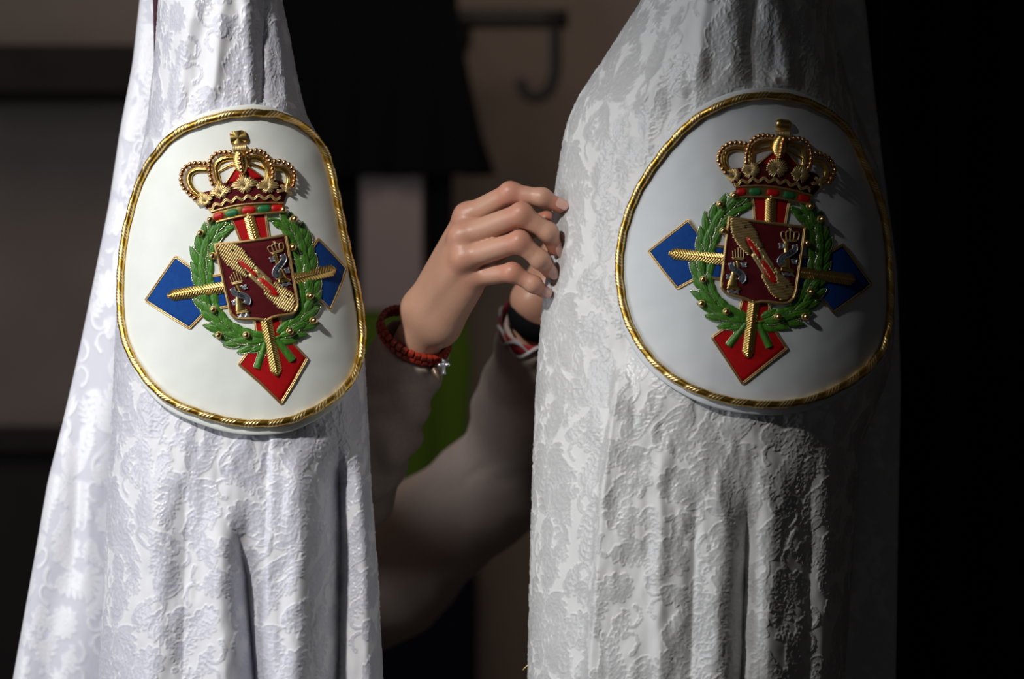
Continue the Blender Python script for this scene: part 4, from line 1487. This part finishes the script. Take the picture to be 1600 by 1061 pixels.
def head_sdf(P):
    d = cone(P, HEAD + [-.012, 0, .030], HEAD + [.012, 0, -.035], .086, .066, (YA, 1.12))
    d = smin(d, cone(P, HEAD + [.045, 0, -.060], HEAD + [.055, 0, -.088], .036, .022), .03)
    d = smin(d, cone(P, HEAD + [.088, 0, .004], HEAD + [.106, 0, -.028], .008, .012), .012)
    d = smin(d, cone(P, HEAD + [.086, -.014, -.060], HEAD + [.086, .014, -.060], .007, .007), .006)
    for s in (-1, 1):
        d = smin(d, cone(P, HEAD + [.078, s * .018, .022], HEAD + [.066, s * .045, .020], .009, .007), .010)
        d = np.maximum(d, -(np.linalg.norm(P - (HEAD + [.086, s * .030, .003]), axis=-1) - .012))
        d = smin(d, np.linalg.norm(P - (HEAD + [.074, s * .030, .002]), axis=-1) - .0115, .002)
        d = smin(d, cone(P, HEAD + [-.008, s * .074, .018], HEAD + [-.004, s * .073, -.028], .013, .008, (YA, 2.0)), .006)
    return smin(d, cone(P, NECK + [0, 0, -.03], HEAD + [-.012, 0, -.06], .054, .050), .03)


def torso_sdf(P, g=0.0):
    d = cone(P, SR + [0, .03, -.01], SL + [0, -.03, -.01], .050 + g, .050 + g)
    d = smin(d, cone(P, CHEST + [0, -.07, 0], CHEST + [0, .07, 0], .095 + g, .095 + g), .05)
    d = smin(d, cone(P, CHEST, PELV + [0, 0, .12], .105 + g, .100 + g, (YA, 0.8)), .06)
    return d


def body_sdf(P):
    d = smin(head_sdf(P), torso_sdf(P, -.012), .03)
    d = smin(d, cone(P, SR, ER, .046, .036), .03)
    d = smin(d, cone(P, ER, FORE, .036, .026), .01)
    d = smin(d, cone(P, SL, EL, .040, .030), .02)
    d = smin(d, cone(P, EL, FL, .036, .026), .01)
    for s in (-1, 1):
        hip, knee, ank = PELV + [0, s * .09, 0], PELV + [.02, s * .10, -.44], np.array([PELV[0], PELV[1] + s * .11, .08])
        d = smin(d, cone(P, PELV + [0, 0, .05], hip, .10, .09), .05)
        d = smin(d, cone(P, hip, knee, .078, .055), .03)
        d = smin(d, cone(P, knee, ank, .052, .036), .02)
    return d


pts = np.array([SR, SL, ER, EL, HEAD + [.12, 0, .13], HEAD - [.12, 0, 0], FORE, FL, [PELV[0], PELV[1], 0.06]])
Vb, Qb = sdf_mesh(body_sdf, pts.min(0) - .13, pts.max(0) + .13, .009)

M['skin'] = mat('skin', (0.60, 0.355, 0.25), 0.42, spec=0.4, sss=0.12, bump=0.18, bscale=420, bdist=0.0008)
attr_mix(M['skin'], 'tint', (0.56, 0.315, 0.215), (0.55, 0.225, 0.15))
M['nail'] = mat('fingernail', (0.68, 0.40, 0.33), 0.25, spec=0.5)
M['shirt'] = mat('beige_knit', (0.46, 0.365, 0.31), 0.95, spec=0.1, sheen=0.2, noise=0.05, nscale=300, bump=0.3, bscale=900, bdist=0.0006)
M['hair'] = mat('dark_brown_hair', (0.02, 0.012, 0.008), 0.5, noise=0.3, nscale=120, stretch=(1, 1, 0.15), bump=0.5, bscale=200)
M['trousers'] = mat('dark_trousers', (0.012, 0.013, 0.02), 0.9)
M['shoe'] = mat('black_leather', (0.01, 0.01, 0.01), 0.4)

# redder skin at the knuckles and finger ends
red_pts = np.array([j[i] for f, j in J.items() for i in (0, 1, 3)])
red_r = np.array([(.011, .010, .011)[k] for f in J for k in range(3)])


def redness(V):
    d = np.linalg.norm(V[:, None] - red_pts[None], axis=2) / red_r[None]
    return np.clip(np.exp(-(d * 0.85) ** 2).max(1) * 1.3, 0, 1)


base = (PELV[0], PELV[1], 0.0)
person = thing('person', 'person in a beige long-sleeved top, behind the left hood, hands at the right hood', 'person', base)
bd = MB()
bd.add(Vr, [Qr], redness(Vr))
bd.add(Vl, [Ql], 0.2)
bd.add(Vb, [Qb], 0.2)
body = bd.build('body', M['skin'], person)

# fingernails
for f in ('index', 'middle', 'ring', 'little'):
    j, r = J[f], RAD[f]
    bone = unit((j[3] - j[2])[None])[0]
    bend = j[2] - (j[1] + j[3]) / 2
    dv = 0.9 * unit(bend[None])[0] + np.array([0.25, -0.75, 0.25])
    dv = unit((dv - bone * (dv @ bone))[None])[0]
    sd = np.cross(bone, dv)
    u = np.linspace(-1, 1, 11)[:, None]
    v = np.linspace(-1, 1, 11)[None]
    rn = r[3]
    wv = 0.80 * (1 - 0.22 * np.clip(-u, 0, 1) ** 2) * np.sqrt(np.clip(1 - np.clip(np.abs(u) - 0.55, 0, 1) ** 2 * 3.5, 0.05, 1))
    ang = v * wv * 1.05
    rad_ = rn * 1.05 + 0.0001
    c = j[3] + bone * rn * 0.15
    Vn = c + bone * (u * rn * 0.95)[..., None] + dv * ((np.cos(ang)) * rad_ - 0.0002 * np.abs(u))[..., None] + sd * (np.sin(ang) * rad_)[..., None]
    V2 = Vn - dv * 0.0012
    g = MB()
    allv = np.concatenate([Vn.reshape(-1, 3), V2.reshape(-1, 3)])
    fc = grid_faces(11, 11)
    ring = np.concatenate([np.arange(11), np.arange(1, 11) * 11 + 10, 110 + np.arange(9, -1, -1), np.arange(9, 0, -1) * 11])
    rn2 = np.roll(ring, -1)
    side = np.stack([ring, rn2, rn2 + 121, ring + 121], -1)
    g.add(allv, [fc[:, ::-1], fc + 121, side])
    g.build('fingernail', M['nail'], body)

# shirt with both sleeves
CUR = A3(650, 535, 0.034 + HO)          # right cuff centre
FUR = unit((A3(592, 662, 0.092 + HO) - CUR)[None])[0]
CUL = A3(846, 508, 0.222)
FUL = unit((FL - CUL)[None])[0]


def sleeve_folds(P):
    a = P @ np.array([60.0, -20.0, 150.0]) + 1.8 * np.sin(P @ np.array([70.0, 40.0, -30.0])) + 1.2 * np.sin(P @ np.array([-45.0, 60.0, 80.0]))
    b = P @ np.array([-150.0, 40.0, 70.0]) + 1.6 * np.sin(P @ np.array([40.0, 50.0, 60.0]))
    return 0.0022 * np.sin(a) + 0.0012 * np.sin(b)


def shirt_sdf(P):
    d = torso_sdf(P, .008)
    hem = (PELV[2] + .10) - P[..., 2]
    d = np.maximum(d, hem)
    r = cone(P, SR, ER, .062, .052)
    r = smin(r, cone(P, ER, A3(592, 662, 0.092 + HO), .050, .0375), .02)
    r = smin(r, cone(P, A3(592, 662, 0.092 + HO), CUR - FUR * .02, .0375, .0305), .01)
    r = r + sleeve_folds(P) * np.clip(((P - CUR) @ FUR) / .03, 0.15, 1)
    r = np.maximum(r, -((P - CUR) @ FUR))                                  # cut at the cuff
    r = np.maximum(r, -np.maximum(cone(P, CUR - FUR * .05, CUR + FUR * .055, .0275, .024), -1))
    l = cone(P, SL + [0, -.02, -.03], A3(600, 888, 0.50), .085, .064)
    l = smin(l, cone(P, A3(600, 888, 0.50), A3(760, 770, 0.42), .064, .050), .03)
    l = smin(l, cone(P, A3(760, 768, 0.42), EL, .050, .046), .02)
    l = smin(l, cone(P, EL + [-.004, 0, .012], A3(822, 640, 0.315), .046, .046), .02)
    l = smin(l, cone(P, A3(822, 640, 0.315), CUL - FUL * .02, .046, .0345), .015)
    # elbow crease
    l = l + .0035 * np.exp(-(((P @ unit(np.array([[.55, 0, -.83]]))[0]) - (A3(745, 738, 0.36) @ unit(np.array([[.55, 0, -.83]]))[0])) / .004) ** 2) * np.clip(1 - np.linalg.norm(P - A3(765, 745, 0.36), axis=-1) / .06, 0, 1)
    l = l + sleeve_folds(P * np.array([1, 1, 0.8])) * (0.25 + 0.55 * np.clip((P[..., 2] - 1.50) / .08, 0, 1))
    l = np.maximum(l, -((P - CUL) @ FUL))
    l = np.maximum(l, -cone(P, CUL - FUL * .05, CUL + FUL * .05, .0300, .026))
    d = smin(d, r, .012)
    return smin(d, l, .02)


pts = np.array([SR, SL, ER, EL, CUR, CUL, [PELV[0], PELV[1], PELV[2] + .08], CHEST])
Vs, Qs = sdf_mesh(shirt_sdf, pts.min(0) - .12, pts.max(0) + .12, .0040)
shirt = MB().add(Vs, [Qs]).build('shirt', M['shirt'], person)
tag(shirt, 'beige long-sleeved top')
sm_ = shirt.modifiers.new('smooth', 'SMOOTH')
sm_.factor, sm_.iterations = 0.5, 3


def hair_sdf(P):
    d = cone(P, HEAD + [-.02, 0, .036], HEAD + [-.012, 0, -.02], .096, .082, (YA, 1.08))
    d = smin(d, cone(P, HEAD + [-.07, 0, .0], HEAD + [-.085, 0, -.10], .05, .030), .03)
    return np.maximum(d, ((P - HEAD) @ unit(np.array([[.95, 0, -.35]]))[0]) - .042)


Vh, Qh = sdf_mesh(hair_sdf, HEAD - [.2, .15, .2], HEAD + [.15, .15, .18], .006)
MB().add(Vh, [Qh]).build('hair', M['hair'], person)


def trouser_sdf(P):
    d = cone(P, PELV + [0, -.05, .08], PELV + [0, .05, .08], .112, .112)
    for s in (-1, 1):
        hip, knee, ank = PELV + [0, s * .09, 0], PELV + [.02, s * .10, -.44], np.array([PELV[0], PELV[1] + s * .11, .05])
        d = smin(d, cone(P, hip, knee, .095, .072), .03)
        d = smin(d, cone(P, knee, ank, .070, .060), .02)
    return np.maximum(d, .06 - P[..., 2])


Vt, Qt = sdf_mesh(trouser_sdf, PELV + [-.2, -.3, -.88], PELV + [.2, .3, .24], .009)
MB().add(Vt, [Qt]).build('trousers', M['trousers'], person)
for s in (-1, 1):
    f0 = np.array([PELV[0] - .04, PELV[1] + s * .11, .035])
    Vx, Qx = sdf_mesh(lambda P: np.maximum(smin(cone(P, f0, f0 + [.17, 0, -.005], .045, .036), cone(P, f0 + [.03, 0, 0], f0 + [.03, 0, .06], .045, .045), .02), -P[..., 2]), f0 - [.08, .08, .05], f0 + [.25, .08, .14], .007)
    MB().add(Vx, [Qx]).build('shoe', M['shoe'], person)

# ---------------------------------------------------------------- bracelets and watch band
M['coral'] = mat('red_coral', (0.33, 0.030, 0.012), 0.32, spec=0.5, noise=0.2, nscale=150)
M['strap'] = mat('black_strap', (0.005, 0.005, 0.006), 0.9, spec=0.1)
M['redband'] = mat('red_ribbon', (0.30, 0.008, 0.014), 0.7)
M['whiteband'] = mat('white_cord', (0.45, 0.43, 0.42), 0.8)
BC = A3(647, 524, 0.026 + HO)
brl = thing('bracelet', 'double-strand red cube-bead bracelet with silver cross charm on the near wrist', 'bracelet', tuple(BC))
axis = unit((FORE - W_)[None])[0]
a_ = np.array([0.775, 0.0, -0.632])
a_ = unit((a_ - axis * (a_ @ axis))[None])[0]
b_ = np.cross(axis, a_)
if b_[1] > 0:
    b_ = -b_
# rounded cube bead
u = np.linspace(-1, 1, 5)
g = MB()
for ax_ in range(3):
    for s in (-1, 1):
        X, Y = np.meshgrid(u, u, indexing='ij')
        v = np.zeros((5, 5, 3))
        v[..., ax_] = s
        v[..., (ax_ + 1) % 3] = X
        v[..., (ax_ + 2) % 3] = Y
        n_ = v / np.linalg.norm(v, axis=-1, keepdims=True) * 1.22
        v = v * 0.55 + n_ * 0.45
        g.add(v * 0.00240, [grid_faces(5, 5) if s > 0 else grid_faces(5, 5)[:, ::-1]])
bead0 = g.build('bead', M['coral'], brl)
bead_me = bead0.data
bpy.data.objects.remove(bead0)
NB, RB = 34, 0.0312
for row in (-1, 1):
    for k in range(NB):
        th = 2 * np.pi * (k + 0.5 * (row > 0)) / NB
        rad_ = RB * np.array([1.0, 0.82])
        c = BC + rad_[0] * math.cos(th) * a_ + rad_[1] * math.sin(th) * b_ + axis * row * 0.0027
        o = link('bead', bead_me, None, brl)
        rdir = unit((math.cos(th) * a_ + math.sin(th) * b_)[None])[0]
        tdir = np.cross(axis, rdir)
        Rm = Matrix(np.stack([rdir, tdir, axis], 1).tolist()) @ Matrix.Rotation(rng.normal(0, .12), 3, 'Z')
        o.matrix_parent_inverse = Matrix.Identity(4)
        o.matrix_local = Matrix.Translation(Vector(c) - Vector(BC)) @ Rm.to_4x4()
g = MB()
for row in (-1, 1):
    th = np.linspace(0, 2 * np.pi, 60, endpoint=False)
    q = BC + RB * np.cos(th)[:, None] * a_ + RB * 0.82 * np.sin(th)[:, None] * b_ + axis * row * 0.0027
    V, F = tube3(q, 0.0005, 6, True)
    g.add(V, F)
g.build('thread', M['black'], brl)
pc = A3(692, 560, 0.012 + HO)
g = MB()
q = np.linspace(A3(690, 556, 0.014 + HO), A3(693, 568, 0.010 + HO), 16)
V, F = tube3(q, 0.0006 * (0.7 + 0.5 * np.abs(np.sin(np.arange(16) * 1.6))), 6)
g.add(V, F)
yc = 0.008 + HO
for p0, p1, r0 in (((693.5, 567), (694, 586), .0021), ((687.5, 570.5), (700, 570), .0019)):
    q = np.linspace(A3(*p0, yc), A3(*p1, yc), 14)
    uu = np.linspace(-1, 1, 14)
    V, F = tube3(q, r0 * (0.75 + 0.35 * uu ** 2) * np.clip(1.25 - np.abs(uu) ** 8, 0.3, 1), 10)
    g.add(V, F)
for (x, y) in ((687, 570.5), (700.5, 570), (693.5, 564.5)):
    mm = sphere_mesh('cross_tip', .0018, M['silver'])
    o = ball('cross_tip', mm, A3(x, y, yc - .0005), None)
    o.parent = brl
    o.matrix_parent_inverse = Matrix.Translation(-Vector(BC))
tag(g.build('cross_charm', M['silver'], brl), 'silver cross charm')
q = resample([A3(676, 566, 0.02 + HO), A3(679, 578, .017 + HO), A3(684, 589, .014 + HO), A3(686.5, 596, .013 + HO)], .0006)
uu = np.linspace(0, 1, len(q))
V, F = tube3(q, .0034 * np.sin(np.pi * np.clip(uu * .9 + .07, 0, 1)) ** .8, 12)
tag(MB().add(V, F).build('drop_charm', mat('dark_bronze', (0.20, 0.14, 0.10), 0.4, 0.6), brl), 'dark drop-shaped charm')

# black strap on the far wrist
axl = unit((FL - WL)[None])[0]
al = unit((np.array([1.0, 0, 0.15]) - axl * (np.array([1.0, 0, 0.15]) @ axl))[None])[0]
bl = np.cross(axl, al)
SC = A3(845, 481, 0.214)
th = np.linspace(0, 2 * np.pi, 72, endpoint=False)
sec = [(-.0105, .0262), (-.0100, .0277), (.0100, .0286), (.0105, .0272), (.0095, .0258), (-.0095, .0252)]
tilt = np.array([0, 0.0, 0.0])
V = np.stack([SC + axl * (h + 0.006 * np.sin(th))[:, None] * 1.0 + (np.cos(th)[:, None] * al + np.sin(th)[:, None] * bl) * r for h, r in sec], 1)
st = MB().add(V.reshape(-1, 3), [grid_faces(72, 6, True, True)]).build('watch_strap', M['strap'])
tag(st, 'wide black strap on the far wrist, above the red and white cord', 'strap')
# red and white twisted band on the far sleeve
RC = A3(846, 506, 0.225)
ba = np.array([1.0, 0, 0.06])
bb_ = unit(np.array([[0.0, -math.cos(math.radians(44)), -math.sin(math.radians(44))]]))[0]
bax = unit(np.cross(ba, bb_)[None])[0]
cordt = thing('wristband', 'red and white twisted cord band around the far sleeve', 'wristband', tuple(RC))
th = np.linspace(0, 2 * np.pi, 240, endpoint=False)
rw = np.stack([RC + (np.cos(th)[:, None] * ba + np.sin(th)[:, None] * bb_) * r + bax * h for h, r in ((-.0080, .0365), (-.0073, .0378), (.0073, .0378), (.0080, .0365), (.0, .0358))], 1)
MB().add(rw.reshape(-1, 3), [grid_faces(240, 5, True, True)]).build('red_band', M['redband'], cordt)
for k in range(2):
    ph = k * np.pi
    tw = th * 5 + ph
    q = RC + (np.cos(th)[:, None] * ba + np.sin(th)[:, None] * bb_) * (.0380 + .0012 * np.cos(tw))[:, None] + bax * (.0084 * np.sin(tw))[:, None]
    V, F = tube3(q, .0017, 8, True)
    MB().add(V, F).build('white_cord', M['whiteband'], cordt)
# loose golden thread end at the edge of the right hood
q2 = resample([(817, 1047), (821, 1042.5), (826, 1039)], 1.0)
q = at(q2[:, 0], q2[:, 1], -0.004)
V, F = tube3(q, .0004, 6)
tag(MB().add(V, F).build('loose_thread', M['gold_thread'], hood_r), 'loose golden thread at the cloth edge')
